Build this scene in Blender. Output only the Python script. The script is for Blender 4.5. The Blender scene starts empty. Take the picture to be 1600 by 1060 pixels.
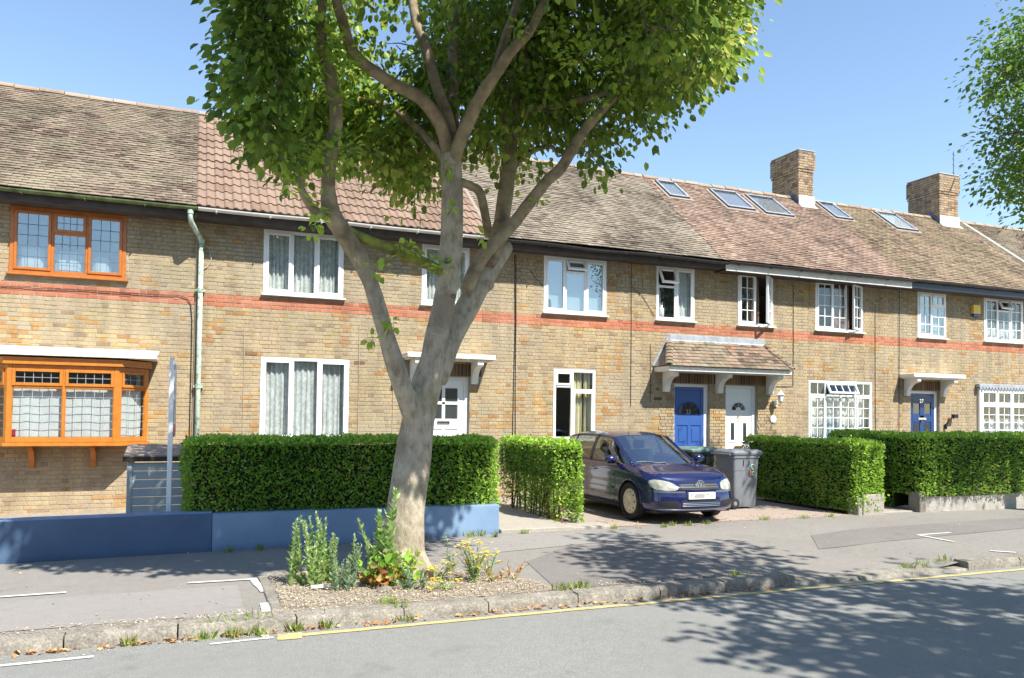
import bpy, bmesh, math, random
import numpy as np
from mathutils import Vector, Matrix, Euler, noise
from mathutils.bvhtree import BVHTree
random.seed(7); rng = np.random.default_rng(7)
C = bpy.context.scene.collection
R = math.radians
# ------------------------------------------------------------------ camera, light, exposure
scene = bpy.context.scene
CAM = Vector((0, 0, 1.68)); FPX = 1238.0
def cam_axes():
    yaw, pit, rol = R(22.0), R(1.614), R(.68)
    f = Vector((math.sin(yaw)*math.cos(pit), math.cos(yaw)*math.cos(pit), math.sin(pit)))
    r = Vector((math.cos(yaw), -math.sin(yaw), 0)); u = r.cross(f)
    c, s = math.cos(rol), math.sin(rol)
    return c*r + s*u, -s*r + c*u, f
AR, AU, AF = cam_axes()
cd = bpy.data.cameras.new('camera'); co = bpy.data.objects.new('camera', cd); C.objects.link(co)
cd.sensor_width = 36; cd.sensor_fit = 'HORIZONTAL'; cd.lens = FPX/1600*36; cd.shift_y = 84/1600
cd.clip_start = .05; cd.clip_end = 2000
mw = Matrix((AR, AU, -AF)).transposed().to_4x4(); mw.translation = CAM
co.matrix_world = mw; scene.camera = co
SUN = Vector((.45, -1, 1.38)).normalized()          # towards the sun
w = bpy.data.worlds.new('World'); scene.world = w; w.use_nodes = True
nt = w.node_tree; bg = nt.nodes['Background']; sk = nt.nodes.new('ShaderNodeTexSky')
sk.sky_type = 'NISHITA'; sk.sun_disc = False; sk.sun_elevation = math.asin(SUN.z); sk.sun_rotation = math.atan2(SUN.x, SUN.y)
sk.altitude = 0; sk.air_density = 1.1; sk.dust_density = .15; sk.ozone_density = 1.7
nt.links.new(sk.outputs[0], bg.inputs[0]); bg.inputs[1].default_value = .125
sl = bpy.data.lights.new('sun', 'SUN'); so = bpy.data.objects.new('sun', sl); C.objects.link(so)
sl.energy = 5.0; sl.angle = R(.53); sl.color = (1, .95, .86)
so.rotation_euler = SUN.to_track_quat('Z', 'Y').to_euler(); so.location = (5, -10, 14)
vs = scene.view_settings; vs.view_transform = 'Standard'; vs.look = 'None'; vs.exposure = .96; vs.gamma = 1
vs.use_curve_mapping = False
def project(p):
    d = Vector(p) - CAM; z = d.dot(AF)
    if z < .1: return (-9999, -9999)
    return (800 + FPX*d.dot(AR)/z, 614 - FPX*d.dot(AU)/z)
def ray(x, y): return AF + AR*((x-800)/FPX) - AU*((y-614)/FPX)
def at(x, y, Y):                                     # the point seen at (x, y) at depth Y
    d = ray(x, y); return CAM + d*(Y/d.y)
def onz(x, y, z=0):
    d = ray(x, y); return CAM + d*((z-CAM.z)/d.z)

# ------------------------------------------------------------------ materials
MATS = {}
class NT:
    def __init__(s, name):
        s.m = bpy.data.materials.new(name); s.m.use_nodes = True; s.t = s.m.node_tree
        s.b = s.t.nodes['Principled BSDF']; s.out = s.t.nodes['Material Output']; MATS[name] = s.m
    def n(s, typ, **kw):
        nd = s.t.nodes.new(typ)
        for k, v in kw.items():
            if hasattr(nd, k) and not k in nd.inputs: setattr(nd, k, v)
            else: nd.inputs[k].default_value = v
        return nd
    def l(s, a, b): s.t.links.new(a, b)
    def pos(s): return s.n('ShaderNodeNewGeometry').outputs['Position']
    def noise(s, scale, vec=None, detail=4, rough=.55, stretch=None):
        vec = vec or s.pos()
        if stretch:
            mp = s.n('ShaderNodeMapping'); mp.inputs['Scale'].default_value = stretch; s.l(vec, mp.inputs[0]); vec = mp.outputs[0]
        nd = s.n('ShaderNodeTexNoise'); nd.inputs['Scale'].default_value = scale; nd.inputs['Detail'].default_value = detail
        nd.inputs['Roughness'].default_value = rough; s.l(vec, nd.inputs['Vector']); return nd.outputs[0]
    def ramp(s, fac, stops, interp='LINEAR'):
        r = s.n('ShaderNodeValToRGB'); r.color_ramp.interpolation = interp; e = r.color_ramp.elements
        while len(e) < len(stops): e.new(.5)
        for i, (p, c) in enumerate(stops):
            e[i].position = p; e[i].color = (c if isinstance(c, tuple) else (c, c, c)) + (1,)
        s.l(fac, r.inputs[0]); return r.outputs[0]
    def mix(s, fac, a, b, mode='MIX'):
        m = s.n('ShaderNodeMix', data_type='RGBA', blend_type=mode)
        for i, v in ((0, fac), (6, a), (7, b)):
            if hasattr(v, 'is_output') or isinstance(v, bpy.types.NodeSocket): s.l(v, m.inputs[i])
            else: m.inputs[i].default_value = v if i == 0 else tuple(v)+(1,)
        return m.outputs[2]
    def attr(s, name): return s.n('ShaderNodeAttribute', attribute_name=name).outputs['Fac']
    def bump(s, h, strength=.3, dist=.01):
        b = s.n('ShaderNodeBump'); b.inputs['Strength'].default_value = strength; b.inputs['Distance'].default_value = dist
        s.l(h, b.inputs['Height']); s.l(b.outputs[0], s.b.inputs['Normal'])
    def set(s, **kw):
        for k, v in kw.items():
            k = k.replace('_', ' ')
            if isinstance(v, bpy.types.NodeSocket): s.l(v, s.b.inputs[k])
            else: s.b.inputs[k].default_value = (tuple(v)+(1,)) if isinstance(v, tuple) and len(v) == 3 else v
        return s
def simple(name, col, rough=.6, var=.12, scale=6, metal=0, bump=.1, bscale=40, spec=.4, coat=0):
    t = NT(name); n = t.noise(scale)
    dark = tuple(c*(1-var) for c in col); light = tuple(min(1, c*(1+var)) for c in col)
    t.set(Base_Color=t.ramp(n, [(.3, dark), (.7, light)]), Roughness=rough, Metallic=metal)
    t.b.inputs['Specular IOR Level'].default_value = spec
    t.b.inputs['Coat Weight'].default_value = coat; t.b.inputs['Coat Roughness'].default_value = .03
    if bump: t.bump(t.noise(bscale), bump, .004)
    return t.m
def brick_mat(name, stops, wash, washcol, rough=.92):
    t = NT(name); r = t.attr('rnd')
    col = t.ramp(r, stops)
    n1 = t.noise(.9, detail=5); n2 = t.noise(7, detail=5); n3 = t.noise(45)
    ws = t.ramp(n1, [(.35, wash*.55), (.7, min(1, wash*1.25))])
    ws2 = t.mix(.5, ws, t.ramp(n2, [(.35, 0.), (.62, 1.)]), 'MULTIPLY')
    # some bricks keep their own colour, without wash
    keep = t.ramp(r, [(.74, 1.), (.82, .55)])
    ws3 = t.mix(1., ws2, keep, 'MULTIPLY')
    col = t.mix(ws3, col, washcol)
    if name == 'stock_brick':                        # ochre and sooty blotches that ignore the joints
        col = t.mix(t.ramp(t.noise(5.5, detail=7, rough=.75), [(.60, 0.), (.72, .5)]), col, (.42, .255, .085))
        col = t.mix(t.ramp(t.noise(8.5, detail=7, rough=.8), [(.62, 0.), (.74, .45)]), col, (.17, .125, .085))
        col = t.mix(t.ramp(t.noise(6.5, detail=6, rough=.8), [(.62, 0.), (.72, .5)]), col, (.47, .44, .40))
    col = t.mix(.55, col, t.ramp(n3, [(.25, .5), (.75, 1.25)]), 'MULTIPLY')
    streak = t.ramp(t.noise(2.2, stretch=(2.5, 2.5, .35), detail=6), [(.3, .62), (.6, 1.)]); big_ = t.ramp(t.noise(.33, detail=3), [(.35, (.84, .86, .90)), (.65, (1.08, 1.02, .94))]); col = t.mix(.9, col, big_, 'MULTIPLY')
    col = t.mix(.6, col, streak, 'MULTIPLY')
    t.set(Base_Color=col, Roughness=rough); t.b.inputs['Specular IOR Level'].default_value = .15
    t.bump(t.noise(70, detail=6), .5, .004); return t.m
B_ST = [(0, (0.232, 0.153, 0.079)), (.10, (0.394, 0.285, 0.158)), (.35, (0.378, 0.301, 0.176)), (.60, (0.421, 0.338, 0.183)), (.78, (0.474, 0.371, 0.176)), (.84, (0.474, 0.278, 0.0804)), (1, (0.378, 0.169, 0.0438))]
brick_mat('stock_brick', B_ST, .66, (0.441, 0.373, 0.288))
brick_mat('red_brick', [(0, (.40, .13, .07)), (.5, (.52, .18, .10)), (1, (.58, .25, .15))], .12, (.5, .36, .28))
brick_mat('chimney_brick', [(0, (.15, .09, .065)), (.3, (.29, .20, .13)), (.6, (.42, .34, .22)), (1, (.40, .26, .16))], .35, (.5, .43, .33))
brick_mat('dark_brick', [(0, (.10, .06, .04)), (.5, (.20, .12, .07)), (1, (.33, .19, .09))], .1, (.4, .34, .28))
t = NT('mortar'); t.set(Base_Color=t.ramp(t.noise(3, detail=6), [(.3, (0.275, 0.238, 0.174)), (.7, (0.392, 0.341, 0.251))]), Roughness=.95); t.bump(t.noise(60), .5, .004)
t = NT('dark_mortar'); t.set(Base_Color=t.ramp(t.noise(3, detail=6), [(.3, (.10, .085, .07)), (.7, (.26, .22, .18))]), Roughness=.95)
def tile_mat(name, stops, lichen, lcol, seed=0., dark=.6):
    t = NT(name); r = t.attr('rnd'); col = t.ramp(r, stops)
    n1 = t.noise(1.1+seed, detail=7, rough=.65); n2 = t.noise(13, detail=5)
    col = t.mix(t.ramp(n1, [(.40, 0.), (.62, lichen)]), col, lcol)
    col = t.mix(1., col, t.ramp(t.noise(.8, detail=6, stretch=(1.6, .6, .6)), [(.3, dark), (.62, 1.05)]), 'MULTIPLY')
    col = t.mix(t.ramp(n2, [(.6, 0.), (.74, .55)]), col, (.50, .44, .33))
    t.set(Base_Color=col, Roughness=.9); t.b.inputs['Specular IOR Level'].default_value = .15; t.bump(n2, .5, .006); return t.m
tile_mat('old_clay_tile', [(0, (0.0909, 0.066, 0.0506)), (.3, (0.167, 0.125, 0.0936)), (.7, (0.238, 0.182, 0.14)), (1, (0.262, 0.163, 0.113))], .6, (0.262, 0.238, 0.162))
tile_mat('grey_clay_tile', [(0, (0.107, 0.088, 0.0688)), (.4, (0.207, 0.168, 0.131)), (.8, (0.275, 0.23, 0.18)), (1, (0.306, 0.207, 0.146))], .5, (0.321, 0.284, 0.214), .3)
tile_mat('orange_clay_tile', [(0, (0.134, 0.0956, 0.0777)), (.3, (0.24, 0.161, 0.122)), (.65, (0.313, 0.212, 0.16)), (.9, (0.347, 0.265, 0.212)), (1, (0.386, 0.328, 0.276))], .45, (0.263, 0.21, 0.163), .7, .75)
tile_mat('brown_clay_tile', [(0, (0.106, 0.0779, 0.0554)), (.3, (0.212, 0.156, 0.111)), (.7, (0.292, 0.219, 0.151)), (1, (0.327, 0.214, 0.141))], .5, (0.28, 0.23, 0.14), .5, .7)
tile_mat('concrete_pantile', [(0, (0.2, 0.135, 0.0999)), (1, (0.256, 0.178, 0.134))], .25, (0.253, 0.194, 0.142), .2, .85)
tile_mat('ridge_tile_clay', [(0, (0.275, 0.184, 0.131)), (1, (0.367, 0.275, 0.214))], .4, (0.306, 0.275, 0.199), .2, .8)
simple('white_upvc', (.83, .84, .84), .28, .02, 3, bump=0, spec=.5)
simple('white_paint', (.80, .79, .74), .55, .08, 5)
simple('peeling_paint', (.70, .66, .57), .75, .25, 14, bump=.4)
simple('orange_woodgrain', (.50, .175, .025), .35, .14, 9, bump=.05, spec=.5)
simple('brown_woodgrain', (.42, .135, .022), .35, .14, 9, bump=.05, spec=.5)
simple('door_blue', (.04, .105, .33), .3, .05, 5, bump=.05, spec=.5)
simple('door_navy', (.008, .045, .17), .3, .05, 5, bump=.05, spec=.5)
simple('brass', (.62, .42, .12), .3, .1, 9, metal=.9, bump=0)
simple('lead', (.33, .36, .40), .55, .2, 7, metal=.2)
simple('lead_dark', (.10, .13, .20), .5, .2, 7, metal=.2)
simple('mortar_fillet', (.45, .43, .385), .8, .15, 8, bump=.4)
simple('gutter_black', (.035, .033, .035), .5, .3, 6)
simple('gutter_moss', (.10, .13, .05), .8, .6, 5, bump=.5)
simple('gutter_white', (.62, .60, .57), .5, .12, 6)
simple('soffit_dark', (.06, .05, .045), .8, .3, 5)
simple('fascia_navy', (.02, .03, .055), .4, .2, 5)
t = NT('pipe_paint'); t.set(Base_Color=t.ramp(t.noise(14, detail=7, rough=.7), [(.36, (.20, .13, .08)), (.46, (.30, .45, .36)), (.62, (.52, .56, .46))]), Roughness=.6); t.bump(t.noise(30), .4, .004)
simple('dark_interior', (.10, .095, .09), .9, .2, 2, bump=0)
simple('room_wall', (.5, .47, .42), .9, .1, 2, bump=0)
simple('cable_black', (.02, .02, .02), .6, bump=0)
simple('cable_pale', (.45, .38, .28), .6, bump=0)
simple('black_plastic', (.015, .015, .016), .5, .2, 20, bump=.1)
simple('curtain_cream', (.62, .56, .36), .8, .08, 4); simple('curtain_brown', (.22, .12, .09), .8, .1, 4); simple('blind_grey', (.48, .52, .57), .6, .03, 3, bump=0); simple('curtain_blue', (.30, .38, .46), .8, .1, 4)
simple('cushion_white', (.75, .76, .76), .8, .06, 5)
def glass(name, tint, refl, rough=.01):
    t = NT(name); t.t.nodes.remove(t.b)
    tr = t.n('ShaderNodeBsdfTransparent'); tr.inputs[0].default_value = tuple(tint)+(1,)
    gl = t.n('ShaderNodeBsdfGlossy'); gl.inputs['Roughness'].default_value = rough; gl.inputs[0].default_value = (.95, .98, 1, 1)
    lw = t.n('ShaderNodeLayerWeight'); lw.inputs[0].default_value = .5; fr = t.n('ShaderNodeMath', operation='POWER'); t.l(lw.outputs['Facing'], fr.inputs[0]); fr.inputs[1].default_value = 4.
    ma = t.n('ShaderNodeMath', operation='MULTIPLY_ADD'); t.l(fr.outputs[0], ma.inputs[0]); ma.inputs[1].default_value = .8; ma.inputs[2].default_value = refl; ma.use_clamp = True
    mx = t.n('ShaderNodeMixShader'); t.l(ma.outputs[0], mx.inputs[0]); t.l(tr.outputs[0], mx.inputs[1]); t.l(gl.outputs[0], mx.inputs[2])
    # slightly wavy panes
    nb = t.n('ShaderNodeBump'); nb.inputs['Strength'].default_value = .06; nb.inputs['Distance'].default_value = .02; t.l(t.noise(2.2, detail=1), nb.inputs['Height']); t.l(nb.outputs[0], gl.inputs['Normal'])
    t.l(mx.outputs[0], t.out.inputs[0]); return t.m
glass('window_glass', (.95, .97, .97), .05)
glass('window_glass_mirrorlike', (.8, .85, .86), .16)
glass('car_glass', (.42, .48, .46), .17); glass('windscreen_glass', (.45, .50, .48), .34)
def net(name, col, alpha, scale):
    t = NT(name); t.t.nodes.remove(t.b)
    d = t.n('ShaderNodeBsdfDiffuse'); d.inputs[0].default_value = col+(1,); tl = t.n('ShaderNodeBsdfTranslucent'); tl.inputs[0].default_value = col+(1,)
    m1 = t.n('ShaderNodeMixShader'); m1.inputs[0].default_value = .35; t.l(d.outputs[0], m1.inputs[1]); t.l(tl.outputs[0], m1.inputs[2])
    tr = t.n('ShaderNodeBsdfTransparent'); m2 = t.n('ShaderNodeMixShader')
    t.l(t.ramp(t.noise(scale, detail=5, rough=.7), [(.42, alpha), (.6, min(1., alpha+.4))]), m2.inputs[0]); t.l(tr.outputs[0], m2.inputs[1]); t.l(m1.outputs[0], m2.inputs[2])
    t.l(m2.outputs[0], t.out.inputs[0]); return t.m
net('net_lace', (.90, .92, .90), .72, 13); net('net_plain', (.88, .91, .89), .9, 5)
def leafmat(name, stops, trans=.45, rough=.45):
    t = NT(name); col = t.ramp(t.attr('rnd'), stops); t.t.nodes.remove(t.b)
    d = t.n('ShaderNodeBsdfPrincipled'); t.l(col, d.inputs['Base Color']); d.inputs['Roughness'].default_value = rough; d.inputs['Specular IOR Level'].default_value = .35
    tl = t.n('ShaderNodeBsdfTranslucent'); hs = t.n('ShaderNodeHueSaturation'); hs.inputs['Value'].default_value = 1.7; hs.inputs['Saturation'].default_value = .95; hs.inputs['Hue'].default_value = .475; t.l(col, hs.inputs['Color']); t.l(hs.outputs[0], tl.inputs[0])
    mx = t.n('ShaderNodeMixShader'); mx.inputs[0].default_value = trans; t.l(d.outputs[0], mx.inputs[1]); t.l(tl.outputs[0], mx.inputs[2]); t.l(mx.outputs[0], t.out.inputs[0]); return t.m
leafmat('tree_leaf', [(0, (0.048, 0.102, 0.0144)), (.45, (0.12, 0.222, 0.0264)), (.8, (0.276, 0.408, 0.054)), (1, (0.456, 0.444, 0.108))], .42, .38)
leafmat('shoot_leaf', [(0, (.20, .36, .04)), (1, (.38, .55, .08))], .45)
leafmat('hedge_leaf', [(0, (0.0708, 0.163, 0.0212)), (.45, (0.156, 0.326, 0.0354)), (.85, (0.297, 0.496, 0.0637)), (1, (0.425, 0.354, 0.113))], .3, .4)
leafmat('hedge_fresh_sunlit', [(0, (0.227, 0.411, 0.0425)), (1, (0.453, 0.68, 0.0991))], .3, .4)  # fresh top growth; also paints sunlight on the hedge ends
leafmat('locust_leaf', [(0, (.05, .13, .02)), (1, (.16, .30, .04))], .45)
leafmat('weed_leaf', [(0, (.17, .31, .08)), (.6, (.32, .47, .16)), (1, (.50, .56, .32))], .35)
leafmat('glaucous_leaf', [(0, (.16, .26, .15)), (1, (.34, .42, .28))], .3)
leafmat('grass_blade', [(0, (.13, .24, .03)), (.7, (.28, .38, .09)), (1, (.50, .43, .2))], .3)
leafmat('yellow_petal', [(0, (.75, .55, .01)), (1, (.82, .68, .04))], .25)
leafmat('dry_leaf', [(0, (.32, .12, .04)), (.5, (.50, .26, .09)), (1, (.60, .45, .22))], .2)
leafmat('wood_chip', [(0, (.26, .20, .15)), (.5, (.46, .37, .26)), (1, (.66, .56, .40))], .0, .9)
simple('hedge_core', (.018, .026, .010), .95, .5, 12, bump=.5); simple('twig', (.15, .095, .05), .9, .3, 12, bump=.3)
simple('green_stem', (.20, .27, .09), .8, .2, 12)
t = NT('bark')
n1 = t.noise(2.2, detail=6); n2 = t.noise(16, detail=7, rough=.65, stretch=(1, 1, .45)); n3 = t.noise(1.4, detail=5)
col = t.ramp(n2, [(.3, (.23, .185, .13)), (.5, (.42, .365, .275)), (.75, (.53, .475, .375))])
col = t.mix(t.ramp(n1, [(.47, 0.), (.60, .75)]), col, (.24, .20, .145))
col = t.mix(t.ramp(n3, [(.62, 0.), (.72, .5)]), col, (.21, .22, .06))
t.set(Base_Color=col, Roughness=.92); t.b.inputs['Specular IOR Level'].default_value = .15
vo = t.n('ShaderNodeTexVoronoi'); vo.inputs['Scale'].default_value = 6; mp = t.n('ShaderNodeMapping'); mp.inputs['Scale'].default_value = (1.6, 1.6, .55); t.l(t.pos(), mp.inputs[0]); t.l(mp.outputs[0], vo.inputs[0])
hh = t.mix(.5, n2, vo.outputs[0], 'ADD'); t.bump(hh, 1., .03)
simple('limb_bark', (.27, .215, .135), .95, .5, 7, bump=.9, bscale=18)
t = NT('mossy_bark'); t.set(Base_Color=t.ramp(t.noise(9, detail=7), [(.35, (.16, .13, .07)), (.5, (.20, .22, .04)), (.7, (.30, .32, .06))]), Roughness=.95); t.bump(t.noise(30, detail=7), .8, .02)
simple('dark_bark', (.17, .135, .10), .95, .35, 9, bump=.7, bscale=24)
# ground
def ground_mat(name, a, b, speck, fine=260, big=.7, crack=None, seams=None):
    t = NT(name); n1 = t.noise(big, detail=6); n2 = t.noise(fine, detail=3); n3 = t.noise(9, detail=6)
    col = t.mix(.5, t.ramp(n1, [(.3, a), (.7, b)]), t.ramp(n3, [(.3, a), (.7, b)]))
    col = t.mix(1., col, t.ramp(n2, [(.3, 1-speck), (.7, 1+speck)]), 'MULTIPLY')
    vo = t.n('ShaderNodeTexVoronoi', feature='F1'); vo.inputs['Scale'].default_value = fine*.35; t.l(t.pos(), vo.inputs['Vector'])
    col = t.mix(.35, col, t.ramp(vo.outputs['Distance'], [(.1, 1.5), (.45, .75)]), 'MULTIPLY')
    if crack:
        cv = t.n('ShaderNodeTexVoronoi', feature='DISTANCE_TO_EDGE'); cv.inputs['Scale'].default_value = crack
        nm = t.n('ShaderNodeVectorMath', operation='ADD'); nn = t.n('ShaderNodeTexNoise'); nn.inputs['Scale'].default_value = 3; t.l(t.pos(), nn.inputs[0]); t.l(t.pos(), nm.inputs[0]); t.l(nn.outputs[1], nm.inputs[1]); t.l(nm.outputs[0], cv.inputs['Vector'])
        col = t.mix(1., col, t.ramp(cv.outputs['Distance'], [(.0, .5), (.012, 1.)]), 'MULTIPLY')
    stain = t.ramp(t.noise(1.7, detail=7, rough=.7), [(.30, .72), (.42, 1.)])
    col = t.mix(.7, col, stain, 'MULTIPLY')
    t.set(Base_Color=col, Roughness=.9); t.b.inputs['Specular IOR Level'].default_value = .25
    t.bump(n2, .35, .004); return t.m
ground_mat('road_asphalt', (.20, .20, .187), (.245, .245, .23), .5, 210)
ground_mat('pavement_asphalt', (.208, .192, .172), (.268, .25, .224), .28, 200, .6)
ground_mat('pavement_patch', (.17, .155, .145), (.225, .207, .19), .25, 240, .8)
ground_mat('pavement_patch_pale', (.24, .225, .21), (.29, .27, .25), .2, 240, .8)
ground_mat('drive_concrete', (0.306, 0.246, 0.2), (0.383, 0.319, 0.264), .12, 90, .9, .5)
ground_mat('path_concrete', (0.323, 0.293, 0.246), (0.399, 0.365, 0.315), .12, 90, .9)
ground_mat('kerb_stone', (.15, .138, .115), (.33, .30, .25), .35, 60, 3.)
ground_mat('garden_earth', (0.255, 0.212, 0.162), (0.357, 0.306, 0.238), .3, 50, 1.2)
ground_mat('pit_soil', (0.204, 0.17, 0.132), (0.34, 0.293, 0.23), .4, 45, 2.2)
ground_mat('concrete_wall', (.26, .245, .21), (.50, .475, .43), .15, 60, 3.)
simple('line_white', (.58, .565, .53), .8, .2, 16, bump=.2); simple('line_yellow', (.50, .395, .17), .8, .22, 14, bump=.2)
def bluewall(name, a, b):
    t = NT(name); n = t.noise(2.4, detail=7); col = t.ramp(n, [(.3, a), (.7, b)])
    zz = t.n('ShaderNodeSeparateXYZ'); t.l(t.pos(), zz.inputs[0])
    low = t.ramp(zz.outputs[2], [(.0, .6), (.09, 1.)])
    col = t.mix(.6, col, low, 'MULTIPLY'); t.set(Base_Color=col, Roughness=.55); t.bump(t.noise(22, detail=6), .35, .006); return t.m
bluewall('wall_blue_dark', (.055, .105, .19), (.075, .135, .225)); bluewall('wall_blue_pale', (.145, .235, .37), (.20, .30, .43))
simple('wall_coping_blue', (.15, .235, .36), .6, .15, 8, bump=.3)
simple('storage_plastic', (.40, .45, .45), .5, .06, 5, bump=.2); simple('storage_lid', (.035, .022, .018), .55, .2, 6); simple('felt_roof', (.26, .21, .17), .9, .15, 6)
simple('sign_white', (.78, .80, .82), .45, .03, 4, bump=0); simple('sign_red', (.35, .03, .05), .45, .1, 4, bump=0); simple('sign_grey', (.42, .42, .42), .5, .1, 4, bump=0)
# car
simple('car_paint', (.006, .011, .075), .22, .05, 3, metal=.2, bump=0, spec=.5, coat=1); simple('car_trim', (.02, .02, .022), .45, .2, 30, bump=.1)
simple('rub_strip', (.10, .10, .13), .3, .1, 9, bump=0, coat=.5)
simple('chrome', (.75, .77, .8), .12, .02, 3, metal=1, bump=0); simple('tyre', (.022, .021, .02), .85, .2, 30, bump=.3)
simple('hubcap', (.62, .54, .44), .4, .1, 14, metal=.3, bump=.1); simple('plate_white', (.72, .74, .72), .4, .03, 4, bump=0); simple('seat_fabric', (.06, .06, .065), .9)
t = NT('plate_blur'); t.set(Base_Color=t.ramp(t.noise(16, detail=1, stretch=(1, 1, .5)), [(.46, (.30, .32, .30)), (.58, (.62, .64, .62))]), Roughness=.4)
t = NT('headlight'); t.set(Base_Color=t.ramp(t.noise(9, detail=3), [(.35, (.30, .31, .24)), (.65, (.50, .51, .42))]), Roughness=.12, Coat_Weight=1., Metallic=.25)
simple('bin_grey', (.17, .185, .205), .5, .08, 8, bump=.1); simple('bin_lid_grey', (.16, .175, .19), .45, .08, 8, bump=.1); simple('bin_black', (.02, .028, .024), .5, .2, 8); simple('bin_green_lid', (.14, .22, .19), .5, .1, 8); simple('box_red', (.42, .17, .12), .6, .1, 8)
simple('sticker_green', (.12, .40, .28), .5); simple('sticker_brown', (.23, .12, .10), .5); simple('alarm_yellow', (.75, .50, .04), .4, .06, 5, bump=0); simple('alarm_blue', (.03, .05, .30), .4, bump=0)
simple('opaque_white', (.75, .76, .74), .5, .03, 5, bump=0); simple('aerial_metal', (.12, .12, .13), .4, metal=.6, bump=0)
simple('knot_dark', (.045, .035, .028), .95, .3, 20, bump=.6)
M = MATS

# ------------------------------------------------------------------ mesh helpers
class MB:
    def __init__(s): s.v = []; s.f = []; s.mi = []; s.r = []
    def add(s, vs, fs, mi=0, rnd=None, mat=None):
        o = len(s.v); rnd = random.random() if rnd is None else rnd
        s.v += [tuple(mat @ Vector(p)) for p in vs] if mat is not None else [tuple(p) for p in vs]
        s.f += [tuple(o+i for i in f) for f in fs]; s.mi += [mi]*len(fs); s.r += [rnd]*len(vs)
    def box(s, x0, x1, y0, y1, z0, z1, mi=0, rnd=None, mat=None, c=0):
        if x1 < x0: x0, x1 = x1, x0
        if y1 < y0: y0, y1 = y1, y0
        if z1 < z0: z0, z1 = z1, z0
        if c:                                        # chamfered box
            c = min(c, (x1-x0)*.45, (y1-y0)*.45, (z1-z0)*.45)
            bm = bmesh.new(); bmesh.ops.create_cube(bm, size=1)
            for q in bm.verts: q.co = Vector((x0+(q.co.x+.5)*(x1-x0), y0+(q.co.y+.5)*(y1-y0), z0+(q.co.z+.5)*(z1-z0)))
            bmesh.ops.bevel(bm, geom=bm.edges[:], offset=c, segments=1, affect='EDGES'); bm.verts.index_update()
            s.add([q.co[:] for q in bm.verts], [[q.index for q in f.verts] for f in bm.faces], mi, rnd, mat); bm.free(); return
        s.add([(x0, y0, z0), (x1, y0, z0), (x1, y1, z0), (x0, y1, z0), (x0, y0, z1), (x1, y0, z1), (x1, y1, z1), (x0, y1, z1)],
              [(0, 3, 2, 1), (4, 5, 6, 7), (0, 1, 5, 4), (1, 2, 6, 5), (2, 3, 7, 6), (3, 0, 4, 7)], mi, rnd, mat)
    def prism(s, poly, a0, a1, axis='x', mi=0, rnd=None, mat=None):
        n = len(poly)
        def P(a, p): return {'x': (a, p[0], p[1]), 'y': (p[0], a, p[1]), 'z': (p[0], p[1], a)}[axis]
        s.add([P(a0, p) for p in poly]+[P(a1, p) for p in poly],
              [tuple(range(n))[::-1], tuple(range(n, 2*n))]+[(i, (i+1) % n, n+(i+1) % n, n+i) for i in range(n)], mi, rnd, mat)
    def tube(s, pts, rad, seg=8, mi=0, rnd=None, cap=True, jit=0):
        pts = [Vector(p) for p in pts]; rad = rad if isinstance(rad, (list, tuple)) else [rad]*len(pts)
        vs = []; up = None
        for i, p in enumerate(pts):
            d = (pts[min(i+1, len(pts)-1)] - pts[max(i-1, 0)]).normalized()
            if up is None: up = d.orthogonal().normalized()
            up = (up - d*up.dot(d)).normalized(); sd = d.cross(up)
            for k in range(seg):
                a = 2*math.pi*k/seg; rr = rad[i]*(1+jit*(random.random()-.5)); vs.append(p + (up*math.cos(a)+sd*math.sin(a))*rr)
        fs = [(i*seg+k, i*seg+(k+1) % seg, (i+1)*seg+(k+1) % seg, (i+1)*seg+k) for i in range(len(pts)-1) for k in range(seg)]
        if cap: fs += [tuple(range(seg))[::-1], tuple((len(pts)-1)*seg+k for k in range(seg))]
        s.add(vs, fs, mi, rnd)
    def build(s, name, mats, parent=None, smooth=False, loc=None, **props):
        me = bpy.data.meshes.new(name); me.from_pydata(s.v, [], s.f); me.update()
        if not isinstance(mats, (list, tuple)): mats = [mats]
        for m in mats: me.materials.append(M[m])
        if len(mats) > 1: me.polygons.foreach_set('material_index', s.mi)
        at_ = me.attributes.new('rnd', 'FLOAT', 'POINT'); at_.data.foreach_set('value', s.r)
        if smooth: me.polygons.foreach_set('use_smooth', [True]*len(me.polygons))
        return link(name, me, parent, loc, **props)
def link(name, me, parent=None, loc=None, **props):
    o = bpy.data.objects.new(name, me); C.objects.link(o)
    if parent is not None: o.parent = parent
    if loc is not None: o.location = loc
    for k, v in props.items(): o[k] = v
    return o
def thing(name, label, cat, loc=(0, 0, 0), rz=0, group=None):
    o = bpy.data.objects.new(name, None); C.objects.link(o); o.location = loc; o.rotation_euler = (0, 0, rz); o.empty_display_size = .2
    o['label'] = label; o['category'] = cat
    if group: o['group'] = group
    return o
def tag(o, label, cat, group=None):
    o['label'] = label; o['category'] = cat
    if group: o['group'] = group
    return o
def autosmooth(o, ang=35):
    me = o.data; me.polygons.foreach_set('use_smooth', [True]*len(me.polygons)); bm = bmesh.new(); bm.from_mesh(me)
    for e in bm.edges:
        if len(e.link_faces) == 2 and e.calc_face_angle(0) > R(ang): e.smooth = False
    bm.to_mesh(me); bm.free()
LEAF = (np.array([(0, 0, 0), (.34, .28, .10), (.30, .70, .10), (0, 1, -.05), (-.30, .70, .10), (-.34, .28, .10)]), [(0, 1, 2, 3), (0, 3, 4, 5)])
RHOMB = (np.array([(0, 0, 0), (.33, .5, .06), (0, 1, 0), (-.33, .5, .06)]), [(0, 1, 2, 3)])
BLADE = (np.array([(-.035, 0, 0), (.035, 0, 0), (.022, .55, .04), (0, 1, .2), (-.022, .55, .04)]), [(0, 1, 2, 3, 4)])
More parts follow.
